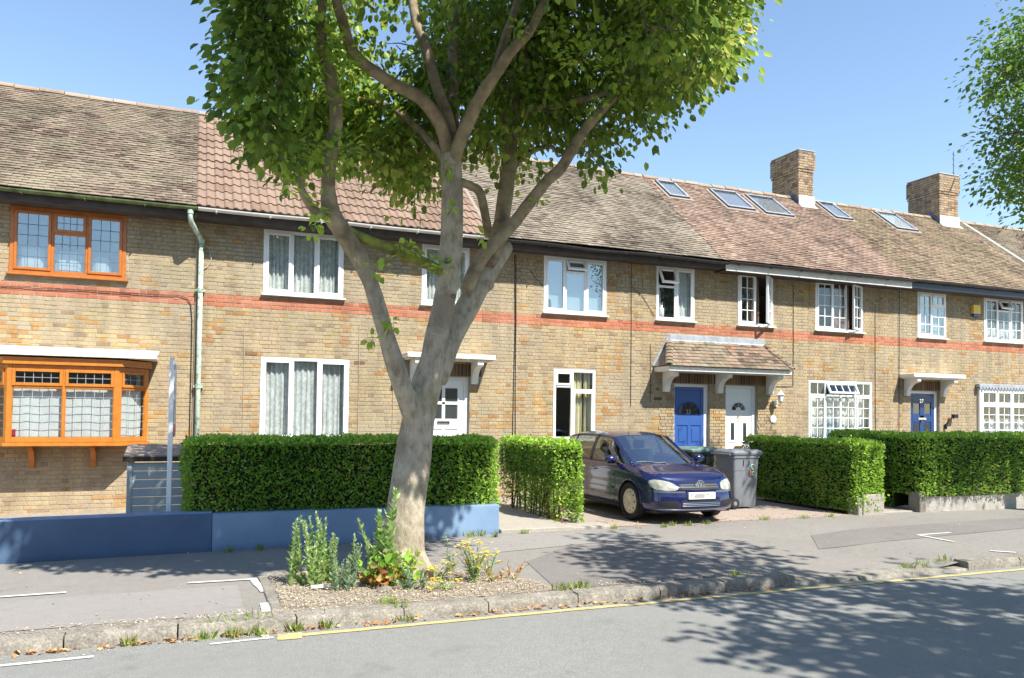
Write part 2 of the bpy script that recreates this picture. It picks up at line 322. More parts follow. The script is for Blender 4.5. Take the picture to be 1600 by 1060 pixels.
NARROW = (np.array([(0, 0, 0), (.10, .4, .02), (0, 1, -.08), (-.10, .4, .02)]), [(0, 1, 2, 3)])
CHIP = (np.array([(-.25, 0, 0), (.25, .05, .03), (.3, 1, .05), (-.2, .9, 0)]), [(0, 1, 2, 3)])
def frames(d, nrm):                                  # rotation matrices: y axis = d, z axis ~ nrm
    d = d/np.linalg.norm(d, axis=1, keepdims=True)
    x = np.cross(d, nrm); x /= np.linalg.norm(x, axis=1, keepdims=True)+1e-9
    z = np.cross(x, d); return np.stack([x, d, z], axis=2)
def scatter(name, tpl, pos, dirs, nrms, size, mat, parent=None, rnd=None, **props):
    T, F = tpl; n = len(pos); k = len(T); Rm = frames(dirs, nrms)
    V = np.einsum('nij,kj->nki', Rm, T)*np.asarray(size).reshape(-1, 1, 1) + pos[:, None, :]
    V = V.reshape(-1, 3); me = bpy.data.meshes.new(name); me.vertices.add(n*k); me.vertices.foreach_set('co', V.ravel().astype(np.float32))
    L = np.array([i for f in F for i in f]); lens = np.array([len(f) for f in F])
    loops = (np.arange(n)[:, None]*k + L[None, :]).ravel(); starts = np.concatenate([[0], np.cumsum(np.tile(lens, n))[:-1]])
    me.loops.add(len(loops)); me.loops.foreach_set('vertex_index', loops.astype(np.int32))
    me.polygons.add(n*len(F)); me.polygons.foreach_set('loop_start', starts.astype(np.int32)); me.polygons.foreach_set('loop_total', np.tile(lens, n).astype(np.int32))
    me.update(calc_edges=True); me.validate()
    rnd = rng.random(n) if rnd is None else rnd
    a = me.attributes.new('rnd', 'FLOAT', 'POINT'); a.data.foreach_set('value', np.repeat(rnd, k).astype(np.float32))
    me.materials.append(M[mat]); return link(name, me, parent, **props)
def rvec(n, up=0.):
    v = rng.normal(size=(n, 3)); v[:, 2] += up; return v/np.linalg.norm(v, axis=1, keepdims=True)
simple('lamp_glass', (.34, .34, .29), .15, .1, 20, bump=0, coat=1); simple('valley_mortar', (.34, .325, .28), .9, .2, 8, bump=.3)
# ------------------------------------------------------------------ the ground
def pave_z(x, y):                                    # footway height; it dips to the dropped kerb in front of the drive
    d = max(0., min(1., (x-5.6)/.5))*max(0., min(1., (8.75-x)/.6))
    return -.075*d*max(0., min(1., (8.6-y)/1.7)) + .006*noise.noise((x*.6, y*.6, 0))
def grid_sheet(name, x0, x1, y0, y1, zf, mat, step=.25, **props):
    b = MB(); nx = max(1, int((x1-x0)/step)); ny = max(1, int((y1-y0)/step))
    vs = [(x0+(x1-x0)*i/nx, y0+(y1-y0)*j/ny, 0) for j in range(ny+1) for i in range(nx+1)]; vs = [(x, y, zf(x, y)) for x, y, _ in vs]
    fs = [(j*(nx+1)+i, j*(nx+1)+i+1, (j+1)*(nx+1)+i+1, (j+1)*(nx+1)+i) for j in range(ny) for i in range(nx)]
    b.add(vs, fs); return b.build(name, mat, smooth=True, **props)
b = MB(); b.add([(-600, -600, -.28), (600, -600, -.28), (600, 600, -.28), (-600, 600, -.28)], [(0, 1, 2, 3)]); b.build('ground', 'garden_earth', kind='structure')
grid_sheet('road', -60, 70, -4.5, 6.74, lambda x, y: -.10+.004*noise.noise((x*.5, y*.5, 3)), 'road_asphalt', .5, kind='structure')
grid_sheet('far_pavement', -60, 70, -7.5, -4.5, lambda x, y: .0, 'pavement_asphalt', 2., kind='structure')
pav = grid_sheet('pavement', -14, 40, 6.84, 10.75, pave_z, 'pavement_asphalt', .2, kind='structure')
grid_sheet('garden_ground', -14, 40, 10.75, 15.2, lambda x, y: -.03+.015*noise.noise((x*1.5, y*1.5, 0)), 'garden_earth', .3, kind='structure')
grid_sheet('driveway', 5.28, 10.78, 10.62, 15.14, lambda x, y: .004+.005*noise.noise((x, y, 5)), 'drive_concrete', .4, kind='structure')
b = MB(); b.box(4.10, 5.25, 10.50, 12.5, -.05, .055, c=.01); b.box(4.10, 5.25, 12.512, 15.1, -.05, .052, c=.01); b.box(5.262, 5.93, 10.54, 10.95, -.05, .035, c=.01); b.build('path', 'path_concrete', kind='structure')
b = MB(); b.box(11.50, 12.40, 10.72, 15.0, -.05, .02, c=.01); b.build('path', 'path_concrete', kind='structure')
# asphalt patches laid into the footway (sheets a few mm proud)
def patch(name, poly, mat, dz=.004, **pr):
    bm = bmesh.new(); bm.faces.new([bm.verts.new((x, y, 0)) for x, y in poly])
    bmesh.ops.triangulate(bm, faces=bm.faces[:])
    for _ in range(3): bmesh.ops.subdivide_edges(bm, edges=[e for e in bm.edges if e.calc_length() > .3], cuts=1, use_grid_fill=False)
    bmesh.ops.triangulate(bm, faces=bm.faces[:])
    for q in bm.verts: q.co.z = pave_z(q.co.x, q.co.y)+dz
    me = bpy.data.meshes.new(name); bm.to_mesh(me); bm.free(); me.materials.append(M[mat]); return link(name, me, **pr)
patch('pavement_patch', [(3.2, 9.0), (5.6, 9.45), (6.2, 10.3), (4.3, 10.35), (3.1, 9.9)], 'pavement_patch_pale', .005, kind='structure')
patch('pavement_patch', [(7.6, 8.1), (12.6, 8.6), (13.5, 9.5), (9.4, 9.3), (8.3, 9.0)], 'pavement_patch', .005, kind='structure')
patch('pavement_patch', [(3.3, 6.95), (5.5, 7.0), (6.1, 8.6), (4.6, 9.3), (3.6, 8.4)], 'pavement_patch', .005, kind='structure')
patch('pavement_patch', [(-3.5, 7.0), (.45, 7.0), (.45, 8.15), (-3.5, 8.05)], 'pavement_patch_pale', .005, kind='structure')
# painted lines
def strip(b, p, q, w, zf, n=8):
    p, q = Vector(p), Vector(q); d = (q-p).normalized(); s = Vector((-d.y, d.x))*w/2; vs = []; fs = []
    for i in range(n+1):
        c = p.lerp(q, i/n); j = Vector((random.uniform(-1, 1), random.uniform(-1, 1)))*w*.06
        for k in (s, -s): r_ = c+k+j; vs.append((r_.x, r_.y, zf(r_.x, r_.y)))
    for i in range(n): fs.append((2*i, 2*i+1, 2*i+3, 2*i+2))
    b.add(vs, fs)
pz = lambda x, y: pave_z(x, y)+.010
rz_ = lambda x, y: -.10+.004*noise.noise((x*.5, y*.5, 3))+.006
b = MB(); strip(b, (-3.5, 8.22), (-1.03, 8.31), .055, pz); strip(b, (0., 8.38), (.60, 8.35), .055, pz); strip(b, (.60, 8.40), (.665, 7.75), .07, pz); strip(b, (.63, 7.30), (.63, 6.95), .09, pz)
strip(b, (9.84, 8.51), (10.54, 8.55), .055, pz); strip(b, (9.84, 8.53), (9.76, 7.87), .055, pz); strip(b, (9.55, 7.18), (9.75, 6.98), .06, pz); b.build('painted_lines', 'line_white', kind='structure')
b = MB(); strip(b, (-3, 6.40), (-.62, 6.47), .05, rz_); strip(b, (.17, 6.52), (.64, 6.55), .04, rz_); strip(b, (.57, 6.66), (.60, 6.52), .05, rz_); b.build('painted_lines', 'line_white', kind='structure')
b = MB(); strip(b, (.68, 6.545), (5.7, 6.57), .075, rz_, 40); strip(b, (5.7, 6.57), (20, 6.50), .075, rz_, 60); strip(b, (.66, 6.55), (.86, 6.53), .17, rz_, 4); b.build('yellow_line', 'line_yellow', kind='structure')
# kerb stones, one by one
kerb = MB(); kerb.box(-14, 40, 6.73, 6.83, -.2, -.12); kerb = kerb.build('kerb', 'kerb_stone', kind='structure')
x = -6.; i = 0
while x < 22:
    L = .9 if i % 3 else .78
    xm = x+L/2; drop = 5.75 < xm < 8.5; z1 = (-.066 if drop else .004)+random.uniform(-.006, .006); wdt = .25 if xm < 2 or drop else .2
    kb = MB(); bm = bmesh.new(); bmesh.ops.create_grid(bm, x_segments=7, y_segments=3, size=.5)
    n0 = 7
    top = []; yy0 = 6.72+random.uniform(-.012, .012); yy1 = yy0+wdt
    cols = 14
    for c in range(cols+1):
        u = x+.004+(L-.012)*c/cols
        e = .010 if c in (0, cols) else 0
        ch = .014+.03*abs(noise.noise((u*5, 1, i)))
        top.append([(u, yy0+.01*noise.noise((u*4, 0, i)), -.13), (u, yy0+e*.4+.014*noise.noise((u*6, 3, i)), z1-ch-.01), (u, yy0+ch, z1-e*.5+.006*noise.noise((u*5, 7, i))), (u, yy1, z1-e*.5+.004), (u, yy1, -.13)])
    vs = [p for cc in top for p in cc]; fs = [(c*5+k, c*5+5+k, c*5+6+k, c*5+1+k) for c in range(cols) for k in range(4)] + [(0, 1, 2, 3, 4), tuple(cols*5+k for k in (4, 3, 2, 1, 0))]
    kb.add(vs, fs); bm.free(); ob = kb.build('kerb_stone', 'kerb_stone', kerb); autosmooth(ob, 50); x += L; i += 1
# the tree pit
patch('tree_pit', [(.74, 6.93), (3.35, 6.93), (3.2, 7.5), (2.75, 8.15), (2.5, 8.6), (1.5, 8.7), (.82, 8.42)], 'pit_soil', .006, kind='structure')
b = MB(); b.box(.66, .75, 6.97, 8.45, -.02, .02, c=.008); b.build('pit_edging', 'kerb_stone', kind='structure')

# ------------------------------------------------------------------ bricks and walls
FY = 15.15
GH = .0725; ST, HD, JT = .207, .099, .010
def brick_shape(b, x0, x1, z0, z1, yb, yf, rnd, mi=0):
    c = .004
    # yb: back plane of the brick, yf: its face (towards -Y)
    v = [(x0, yb, z0), (x1, yb, z0), (x1, yb, z1), (x0, yb, z1), (x0, yf+c*.6, z0), (x1, yf+c*.6, z0), (x1, yf+c*.6, z1), (x0, yf+c*.6, z1),
         (x0+c, yf, z0+c), (x1-c, yf, z0+c), (x1-c, yf, z1-c), (x0+c, yf, z1-c)]
    f = [(0, 1, 5, 4), (1, 2, 6, 5), (2, 3, 7, 6), (3, 0, 4, 7), (4, 5, 9, 8), (5, 6, 10, 9), (6, 7, 11, 10), (7, 4, 8, 11), (8, 9, 10, 11)]
    b.add(v, f, mi, rnd)
BRICK_MESH = {}
def brick_mesh(key, w_, h_, mat, rnd):
    if key not in BRICK_MESH:
        b = MB(); brick_shape(b, 0, w_, 0, h_, .0, -.016, rnd); me = bpy.data.meshes.new('brick'); me.from_pydata(b.v, [], b.f); me.update()
        a = me.attributes.new('rnd', 'FLOAT', 'POINT'); a.data.foreach_set('value', b.r); me.materials.append(M[mat]); BRICK_MESH[key] = me
    return BRICK_MESH[key]
def courses(x0, x1, z0, z1, openings, soldiers=()):
    """yield (xa, xb, za, zb, row) of each brick, cut round the openings"""
    rows = int((z1-z0)/GH)
    for r_ in range(rows):
        za = z0+r_*GH; zb = za+GH-JT; x = x0-((ST+HD+2*JT)/2 if r_ % 2 else 0); k = 0
        while x < x1:
            wd = (ST if k % 2 == 0 else HD)+random.uniform(-.007, .005); xa, xb = max(x, x0), min(x+wd, x1-.002); x += wd+JT; k += 1
            segs = [(xa, xb)]
            for (o0, o1, p0, p1) in openings:
                if zb > p0+.012 and za < p1-.012:
                    ns = []
                    for (a, b_) in segs:
                        if b_ <= o0 or a >= o1: ns.append((a, b_)); continue
                        if a < o0: ns.append((a, o0-.003))
                        if b_ > o1: ns.append((o1+.003, b_))
                    segs = ns
            for (a, b_) in segs:
                if b_-a > .03: yield a, b_, za, zb, r_
def in_view(p):
    u, v_ = project(p); return -10 < u < 1610 and -10 < v_ < 1070
BAND = (3.585, 3.802)
def facade(parent, X0, X1, openings, z0=-.05, z1=5.27, y=FY, seed=0, limit=300, name='wall', zones=(), dark=(), porch=()):
    """mortar backing with real openings + bricks standing 8 mm proud of it; the nearest bricks are parts of their own"""
    random.seed(100+seed)
    xs = sorted({X0, X1, *[c for o in openings for c in (max(X0, min(X1, o[0])), max(X0, min(X1, o[1])))]}); zs = sorted({z0, z1, *[c for o in openings for c in (o[2], o[3])]})
    b = MB()
    for i in range(len(xs)-1):
        for j in range(len(zs)-1):
            cx, cz = (xs[i]+xs[i+1])/2, (zs[j]+zs[j+1])/2
            if xs[i+1]-xs[i] < 1e-4 or zs[j+1]-zs[j] < 1e-4: continue
            if any(o[0] < cx < o[1] and o[2] < cz < o[3] for o in openings): continue
            b.add([(xs[i], y+.0055, zs[j]), (xs[i+1], y+.0055, zs[j]), (xs[i+1], y+.0055, zs[j+1]), (xs[i], y+.0055, zs[j+1])], [(0, 1, 2, 3)])
    for (o0, o1, p0, p1) in openings:                # reveals
        b.add([(o0, y+.008, p0), (o0, y+.24, p0), (o0, y+.24, p1), (o0, y+.008, p1)], [(0, 1, 2, 3)]); b.add([(o1, y+.008, p0), (o1, y+.24, p0), (o1, y+.24, p1), (o1, y+.008, p1)], [(3, 2, 1, 0)])
        b.add([(o0, y+.008, p1), (o1, y+.008, p1), (o1, y+.24, p1), (o0, y+.24, p1)], [(0, 1, 2, 3)]); b.add([(o0, y+.008, p0), (o1, y+.008, p0), (o1, y+.24, p0), (o0, y+.24, p0)], [(3, 2, 1, 0)])
    wall = b.build(name, 'mortar', parent)
    L = []
    for (a, c_, za, zb, r_) in courses(X0, X1, z0, z1, list(openings)+[z for z in zones]):
        za += random.uniform(-.0018, .0018); zb = za+GH-JT
        red = BAND[0]-.02 < za and zb < BAND[1]+.02
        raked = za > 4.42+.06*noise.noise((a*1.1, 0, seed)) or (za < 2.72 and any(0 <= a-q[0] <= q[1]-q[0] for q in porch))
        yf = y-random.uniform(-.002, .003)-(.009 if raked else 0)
        rn = random.random()
        # worn orange-brown patches come in clusters
        cl = noise.noise((a*1.3, za*2.2, seed*.7))+.35*noise.noise((a*5, za*8, 3))
        rn = rn*.76 if cl < .17 else (.4+.6*rn)
        mat = 'red_brick' if red else 'stock_brick'
        if any(d[0] < (a+c_)/2 < d[1] and d[2] < za < d[3] for d in dark): mat = 'dark_brick'  # darker brick painted in where only shade falls
        mid = Vector(((a+c_)/2, y, (za+zb)/2)); d = (mid-CAM); area = (c_-a)*(zb-za)*abs(d.y)/d.length**3
        vis = in_view(mid) and mid.z > (1.45 if mid.x > -.3 else .5)
        L.append((area if vis else 0, a, c_, za, zb, yf, rn, mat))
    L.sort(key=lambda q: -q[0])
    bb = {}
    for i, (ar, a, c_, za, zb, yf, rn, mat) in enumerate(L):
        if i < limit and ar > 0:
            q = round(rn*9)/9; wd = round((c_-a)/.004)*.004; key = (mat, wd, q)
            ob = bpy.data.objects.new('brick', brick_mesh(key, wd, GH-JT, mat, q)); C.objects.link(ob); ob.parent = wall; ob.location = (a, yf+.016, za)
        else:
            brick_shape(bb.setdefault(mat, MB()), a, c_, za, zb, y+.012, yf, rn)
    mats = list(bb)
    allb = MB()
    for mi, mt in enumerate(mats):
        s = bb[mt]; allb.add(s.v, s.f, mi, 0); allb.r[-len(s.v):] = s.r
    allb.build('brickwork', mats, wall, kind='stuff'); return wall
def soldiers(parent, x0, x1, z0, z1, y, mat='dark_brick'):
    b = MB(); b.box(x0, x1, y+.02, y+.1, z0, z1, 0); back = b.build('soldier_course', 'dark_mortar', parent)
    x = x0+.004
    while x+.065 <= x1+.01:
        q = round(random.random()*9)/9; key = (mat, 's', round(z1-z0, 3), q)
        if key not in BRICK_MESH:
            s = MB(); brick_shape(s, 0, .064, 0, z1-z0-.01, 0, -.016, q); me = bpy.data.meshes.new('brick'); me.from_pydata(s.v, [], s.f); me.update(); a = me.attributes.new('rnd', 'FLOAT', 'POINT'); a.data.foreach_set('value', s.r); me.materials.append(M[mat]); BRICK_MESH[key] = me
        ob = bpy.data.objects.new('brick', BRICK_MESH[key]); C.objects.link(ob); ob.parent = back; ob.location = (x, y+.016, z0+.005); x += .075
    return back

# ------------------------------------------------------------------ windows
def window(parent, x0, x1, z0, z1, lights, frame='white_upvc', gl='window_glass', y=FY, fw=.05, sill=True, lead=None, depth=.06, mat=None, name='window'):
    """lights: (fx0, fx1, fz0, fz1, bars_x, bars_z, state) as fractions of the clear opening; state None, 'fixed', 'vent', 'left', 'right'"""
    W, H = x1-x0, z1-z0; fy = y-.012
    loc = (x0, fy, z0)
    b = MB(); c = .004
    b.box(0, fw, 0, depth, 0, H, c=c); b.box(W-fw, W, 0, depth, 0, H, c=c); b.box(fw, W-fw, .001, depth, 0, fw, c=c); b.box(fw, W-fw, .001, depth, H-fw, H, c=c)
    IW, IH = W-2*fw, H-2*fw
    for (a0, a1, c0, c1, nx, nz, st) in lights:      # transoms and mullions round the lights
        if a1 < .99: b.box(fw+a1*IW-.018, fw+a1*IW+.018, .002, depth-.003, fw+c0*IH+.001, fw+c1*IH-.001, c=c)
        if c1 < .99: b.box(fw+a0*IW+.019, fw+a1*IW-.019 if a1 < .99 else fw+a1*IW, .003, depth-.004, fw+c1*IH-.018, fw+c1*IH+.018, c=c)
    win = b.build(name, frame, parent, loc=loc)
    if mat is not None: win.matrix_local = mat
    for (a0, a1, c0, c1, nx, nz, st) in lights:
        xa = fw+a0*IW+(.018 if a0 > .01 else 0); xb = fw+a1*IW-(.018 if a1 < .99 else 0); za = fw+c0*IH+(.018 if c0 > .01 else 0); zb = fw+c1*IH-(.018 if c1 < .99 else 0)
        w_, h_ = xb-xa, zb-za; sf = .045 if st != 'fixed' else .012
        s = MB(); yy = -.016 if st != 'fixed' else .008
        s.box(0, sf, yy, .035, 0, h_, c=c); s.box(w_-sf, w_, yy, .035, 0, h_, c=c); s.box(sf, w_-sf, yy+.001, .034, 0, sf, c=c); s.box(sf, w_-sf, yy+.001, .034, h_-sf, h_, c=c)
        gw, gh = w_-2*sf, h_-2*sf
        if not lead:
            for k in range(1, nx): s.box(sf+gw*k/nx-.009, sf+gw*k/nx+.009, .004, .03, sf, h_-sf)
            for k in range(1, nz): s.box(sf, w_-sf, .005, .029, sf+gh*k/nz-.009, sf+gh*k/nz+.009)
        T = Matrix.Translation((xa, 0, za))
        if st == 'vent': T = Matrix.Translation((xa, -.004, za+h_)) @ Matrix.Rotation(R(-27), 4, 'X') @ Matrix.Translation((0, 0, -h_))
        if st == 'right': T = Matrix.Translation((xb, -.004, za)) @ Matrix.Rotation(R(38), 4, 'Z') @ Matrix.Translation((-w_, 0, 0))
        if st == 'right2': T = Matrix.Translation((xb, -.004, za)) @ Matrix.Rotation(R(22), 4, 'Z') @ Matrix.Translation((-w_, 0, 0))
        so_ = s.build('sash', frame, win); so_.matrix_local = T
        p = MB(); p.box(sf-.004, w_-sf+.004, .014, .019, sf-.004, h_-sf+.004); po = p.build('pane', gl, win); po.matrix_local = T
        if lead:
            l_ = MB(); lw = .004
            for k in range(1, nx): l_.box(sf+gw*k/nx-lw, sf+gw*k/nx+lw, .010, .0135, sf, h_-sf)
            for k in range(1, nz): l_.box(sf, w_-sf, .0095, .0133, sf+gh*k/nz-lw, sf+gh*k/nz+lw)
            lo = l_.build('lead_strip', lead, win); lo.matrix_local = T
    if sill:
        s = MB(); s.box(-.03, W+.045, -.065, .03, -.032, -.002, c=.006); s.build('sill', frame, win)
    return win
def drape(name, x0, x1, z0, z1, y, mat, label, cat, folds=9, amp=.025, group=None, par=None):
    n = folds*8; b = MB(); vs = []
    for i in range(n+1):
        t_ = i/n; ph = 2*math.pi*folds*t_+1.3*math.sin(5*t_)
        for j in range(5):
            f_ = j/4; vs.append((x0+(x1-x0)*t_+.01*math.sin(ph*.5+j), y+amp*(.6+.5*f_)*math.sin(ph)+.3*amp*math.sin(ph*2.3+j*.3), z1-(z1-z0)*f_))
    fs = [(i*5+j, i*5+j+1, i*5+j+6, i*5+j+5) for i in range(n) for j in range(4)]
    b.add(vs, fs); o = b.build(name, mat, par, smooth=True)
    return tag(o, label, cat, group) if par is None else o
def blind(x0, x1, z0, z1, y, mat, label, nslat=0):
    b = MB()
    b.box(x0, x1, y, y+.006, z0, z1); b.box(x0, x1, y-.02, y+.03, z1, z1+.04); o = b.build('window_blind', mat); tag(o, label, 'blind'); return o
def lettering(txt, size, loc, rot, mat, parent, extr=.002, name='door_number', sx=1):
    cu = bpy.data.curves.new('lettering', 'FONT'); cu.body = txt; cu.size = size; cu.extrude = extr; cu.align_x = 'CENTER'; cu.align_y = 'CENTER'; cu.resolution_u = 2
    o = bpy.data.objects.new('tmp', cu); C.objects.link(o); dg = bpy.context.evaluated_depsgraph_get(); me = bpy.data.meshes.new_from_object(o.evaluated_get(dg)); bpy.data.objects.remove(o)
    me.materials.clear(); me.materials.append(M[mat]); q = link(name, me, parent, loc); q.rotation_euler = rot; q.scale = (sx, 1, 1); return q
# ------------------------------------------------------------------ roofs
EY, EZ, RY, RZ = 14.68, 5.25, 18.2, 8.08
SL = math.hypot(RY-EY, RZ-EZ); PA = math.atan2(RZ-EZ, RY-EY)
RM = Matrix.Translation((0, EY, EZ)) @ Matrix.Rotation(PA, 4, 'X')       # x along the eaves, y up the slope, z out of the roof
def sag(x, s): return .018*noise.noise((x*.45, s*.5, 2.)) + .010*noise.noise((x*1.6, s*1.4, 9.))
TILE_MESH = {}
def tile_geo(kind, w_, g, rnd):
    b = MB()
    if kind == 'plain':
        t_ = .013; L = g+.02
        v = [(.003, 0, .022-t_), (w_-.003, 0, .022-t_), (w_-.003, 0, .022), (.003, 0, .022), (.003, L, .004), (w_-.003, L, .004)]
        b.add(v+[((.5)*w_, 0, .0235), (.5*w_, L, .006)], [(0, 1, 2, 6, 3), (3, 6, 7, 4), (6, 2, 5, 7), (0, 3, 4), (1, 5, 2)], 0, rnd)
    else:
        n = 14; top = []; L = g+.02
        for i in range(n+1):
            u = i/n; ph = (u*2) % 1 if i < n else 1.
            hgt = .026*max(0, math.sin(math.pi*min(1, ph/.62)))**.8 if ph < .62 else 0
            top.append((u*w_, hgt))
        v = [(x, 0, .030+h) for x, h in top]+[(x, L, .006+h) for x, h in top]+[(x, .0, .008+h*.6) for x, h in top]; k = n+1
        b.add(v, [(i, i+1, k+i+1, k+i) for i in range(n)]+[(2*k+i, 2*k+i+1, i+1, i) for i in range(n)], 0, rnd)
    return b
def roof(parent, X0, X1, mat, kind='plain', holes=(), seed=0):
    random.seed(500+seed)
    b = MB(); n = 12
    vs = [tuple(RM @ Vector((X0+(X1-X0)*i/n, SL*j/8, sag(X0+(X1-X0)*i/n, SL*j/8)-.006))) for j in range(9) for i in range(n+1)]
    b.add(vs, [(j*(n+1)+i, j*(n+1)+i+1, (j+1)*(n+1)+i+1, (j+1)*(n+1)+i) for j in range(8) for i in range(n)])
    b.add([(X0, RY, RZ), (X1, RY, RZ), (X1, 2*RY-EY, EZ), (X0, 2*RY-EY, EZ)], [(3, 2, 1, 0)])
    rf = b.build('roof', 'grey_clay_tile' if kind == 'plain' else 'concrete_pantile', parent)
    w_, g = (.165, .1) if kind == 'plain' else (.30, .335)
    T = []; rows = int(SL/g)
    for r_ in range(rows+1):
        s = r_*g-.05
        if s+g > SL+.02: break
        x = X0-(w_/2 if kind == 'plain' and r_ % 2 else 0)
        while x < X1-.02:
            a, c_ = max(x, X0), min(x+w_, X1); x += w_
            if c_-a < .05: continue
            p = RM @ Vector(((a+c_)/2, s, 0))
            if any(h[0] < (a+c_)/2 < h[1] and h[2]-.0 < s+g*.5 < h[3] for h in holes): continue
            d = p-CAM; T.append((1/d.length**2 if in_view(p) else 0, a, c_, s))
    T.sort(key=lambda q: -q[0]); rest = MB()
    for i, (ar, a, c_, s) in enumerate(T):
        full = abs(c_-a-w_) < .01; q = round(random.random()*11)/11
        if kind == 'plain':                         # patches of better and worse tiles
            q = min(1, max(0, q*.8+.25*noise.noise((a*.8, s*1.1, seed)))); q = round(q*11)/11
        jz = random.uniform(0, .007) if kind == 'plain' else 0; rot = random.uniform(-.012, .012) if kind == 'plain' else 0
        mt = RM @ Matrix.Translation((a, s+random.uniform(-.006, .006)*(kind == 'plain'), sag(a, s)+jz)) @ Matrix.Rotation(rot, 4, 'Z') @ Matrix.Rotation(random.uniform(-.02, .02)*(kind == 'plain'), 4, 'X')
        if full and i < 300 and ar > 0:
            key = (kind, mat, q)
            if key not in TILE_MESH:
                tb = tile_geo(kind, w_, g, q); me = bpy.data.meshes.new('roof_tile'); me.from_pydata(tb.v, [], tb.f); me.update(); at_ = me.attributes.new('rnd', 'FLOAT', 'POINT'); at_.data.foreach_set('value', tb.r); me.materials.append(M[mat]); TILE_MESH[key] = me
            ob = bpy.data.objects.new('roof_tile', TILE_MESH[key]); C.objects.link(ob); ob.parent = rf; ob.matrix_local = mt
        else:
            tb = tile_geo(kind, c_-a, g, q); rest.add(tb.v, tb.f, 0, q, mt)
    rest.build('roof_tiling', mat, rf, kind='stuff')
    x = X0+.01
    while x < X1-.1:                                 # ridge tiles
        L = min(.44, X1-x-.01); rb = MB(); n = 8; q = random.random(); v = []
        for i in range(n+1):
            a = math.pi*i/n
            for xx, rr in ((0, .118), (L-.012, .112)): v.append((xx, math.cos(a)*rr, math.sin(a)*rr*.85))
        v2 = [(0, p[1]*.86, p[2]*.86) if i % 2 == 0 else (L-.012, p[1]*.86, p[2]*.86) for i, p in enumerate(v)]
        f = [(2*i, 2*i+1, 2*i+3, 2*i+2) for i in range(n)]; o_ = len(v); f += [(2*i, 2*i+2, o_+2*i+2, o_+2*i) for i in range(n)]+[(2*i+1, o_+2*i+1, o_+2*i+3, 2*i+3) for i in range(n)]
        rb.add(v+v2, f, 0, q); o = rb.build('ridge_tile', 'ridge_tile_clay', rf, loc=(x, RY-.0, RZ-.035+random.uniform(-.008, .008)+sag(x, SL))); x += L
    rb = MB(); rb.box(X0, X1, RY-.1, RY+.1, RZ-.12, RZ-.03); rb.build('ridge_bedding', 'felt_roof', rf)
    return rf
def gutter(parent, X0, X1, mat, z=5.19, y=14.64, r=.055, sagy=.012, lip=None):
    b = MB(); n = 24; seg = 8; vs = []
    for i in range(n+1):
        x = X0+(X1-X0)*i/n; zz = z+sagy*noise.noise((x*.7, 0, 4))
        for rr in (r, r-.006):
            for k in range(seg+1):
                a = math.pi+math.pi*k/seg; vs.append((x, y+math.cos(a)*rr, zz+math.sin(a)*rr))
    m = 2*(seg+1); fs = []
    for i in range(n):
        for k in range(seg): fs += [(i*m+k, i*m+k+1, (i+1)*m+k+1, (i+1)*m+k), (i*m+seg+1+k, (i+1)*m+seg+1+k, (i+1)*m+seg+2+k, i*m+seg+2+k)]
        fs += [(i*m, (i+1)*m, (i+1)*m+seg+1, i*m+seg+1), (i*m+seg, i*m+2*seg+1, (i+1)*m+2*seg+1, (i+1)*m+seg)]
    b.add(vs, fs)
    x = X0+.3
    while x < X1: b.box(x-.012, x+.012, y-r-.004, y+r+.03, z-r-.008, z-r+.004); x += .9
    return b.build('gutter', mat, parent)
def fascia(parent, X0, X1, mat, z0=5.04, z1=5.22, y=14.715):
    b = MB(); b.box(X0, X1, y, y+.022, z0, z1, c=.003); b.build('fascia_board', mat, parent)
    b = MB(); b.box(X0, X1, y+.03, FY+.0, z0+.012, z0+.022)
    x = X0+.25
    while x < X1: b.box(x-.025, x+.025, y+.03, FY+.02, z0+.03, z0+.12); x += .42
    b.build('soffit', 'soffit_dark', parent)
def house_shell(parent, X0, X1):
    b = MB(); y0, y1 = FY+.26, 19.5
    for z0, z1 in ((.1, 2.95), (3.05, 5.4)):
        b.add([(X0+.06, y0, z0), (X1-.06, y0, z0), (X1-.06, y1, z0), (X0+.06, y1, z0), (X0+.06, y0, z1), (X1-.06, y0, z1), (X1-.06, y1, z1), (X0+.06, y1, z1)],
              [(0, 1, 2, 3), (7, 6, 5, 4), (3, 2, 6, 7), (0, 3, 7, 4), (2, 1, 5, 6)])
    b.build('room_lining', 'room_wall', parent)
    b = MB(); b.box(X0, X1, 21.2, 21.45, -.05, 5.3); b.box(X0, X0+.03, FY+.25, 21.2, -.05, 5.3); b.build('rear_wall', 'stock_brick', parent)
def gable(parent, X):
    b = MB(); b.prism([(FY+.01, -.05), (21.4, -.05), (21.4, EZ), (RY, RZ-.05), (FY+.01, EZ+.25)], X-.02, X+.02, 'x'); b.build('gable_wall', 'stock_brick', parent)
def bracket(parent, x, y_wall, z1, w_=.12, d=.42, h=.44, mat='white_paint'):
    pts = [(y_wall, z1), (y_wall-d, z1), (y_wall-d, z1-.07)]
    for k in range(9):
        a = math.pi/2*k/8; pts.append((y_wall-.11-(d-.13)*(1-math.sin(a)), z1-.10-(h-.17)*(1-math.cos(a))))
    pts += [(y_wall-.10, z1-h+.02), (y_wall-.08, z1-h), (y_wall, z1-h)]
    b = MB(); b.prism(pts, x-w_/2, x+w_/2, 'x'); o = b.build('canopy_bracket', mat, parent); return o
def flat_canopy(parent, x0, x1, mat, mossy=False):
    b = MB(); b.box(x0, x1, FY-.47, FY+.01, 2.76, 2.86, c=.012); b.box(x0+.05, x1-.05, FY-.42, FY+.0, 2.735, 2.762, c=.004)
    cn = b.build('porch_canopy', mat, parent)
    for x in (x0+.17, x1-.36): bracket(cn, x+.06, FY+.0, 2.735)
    return cn
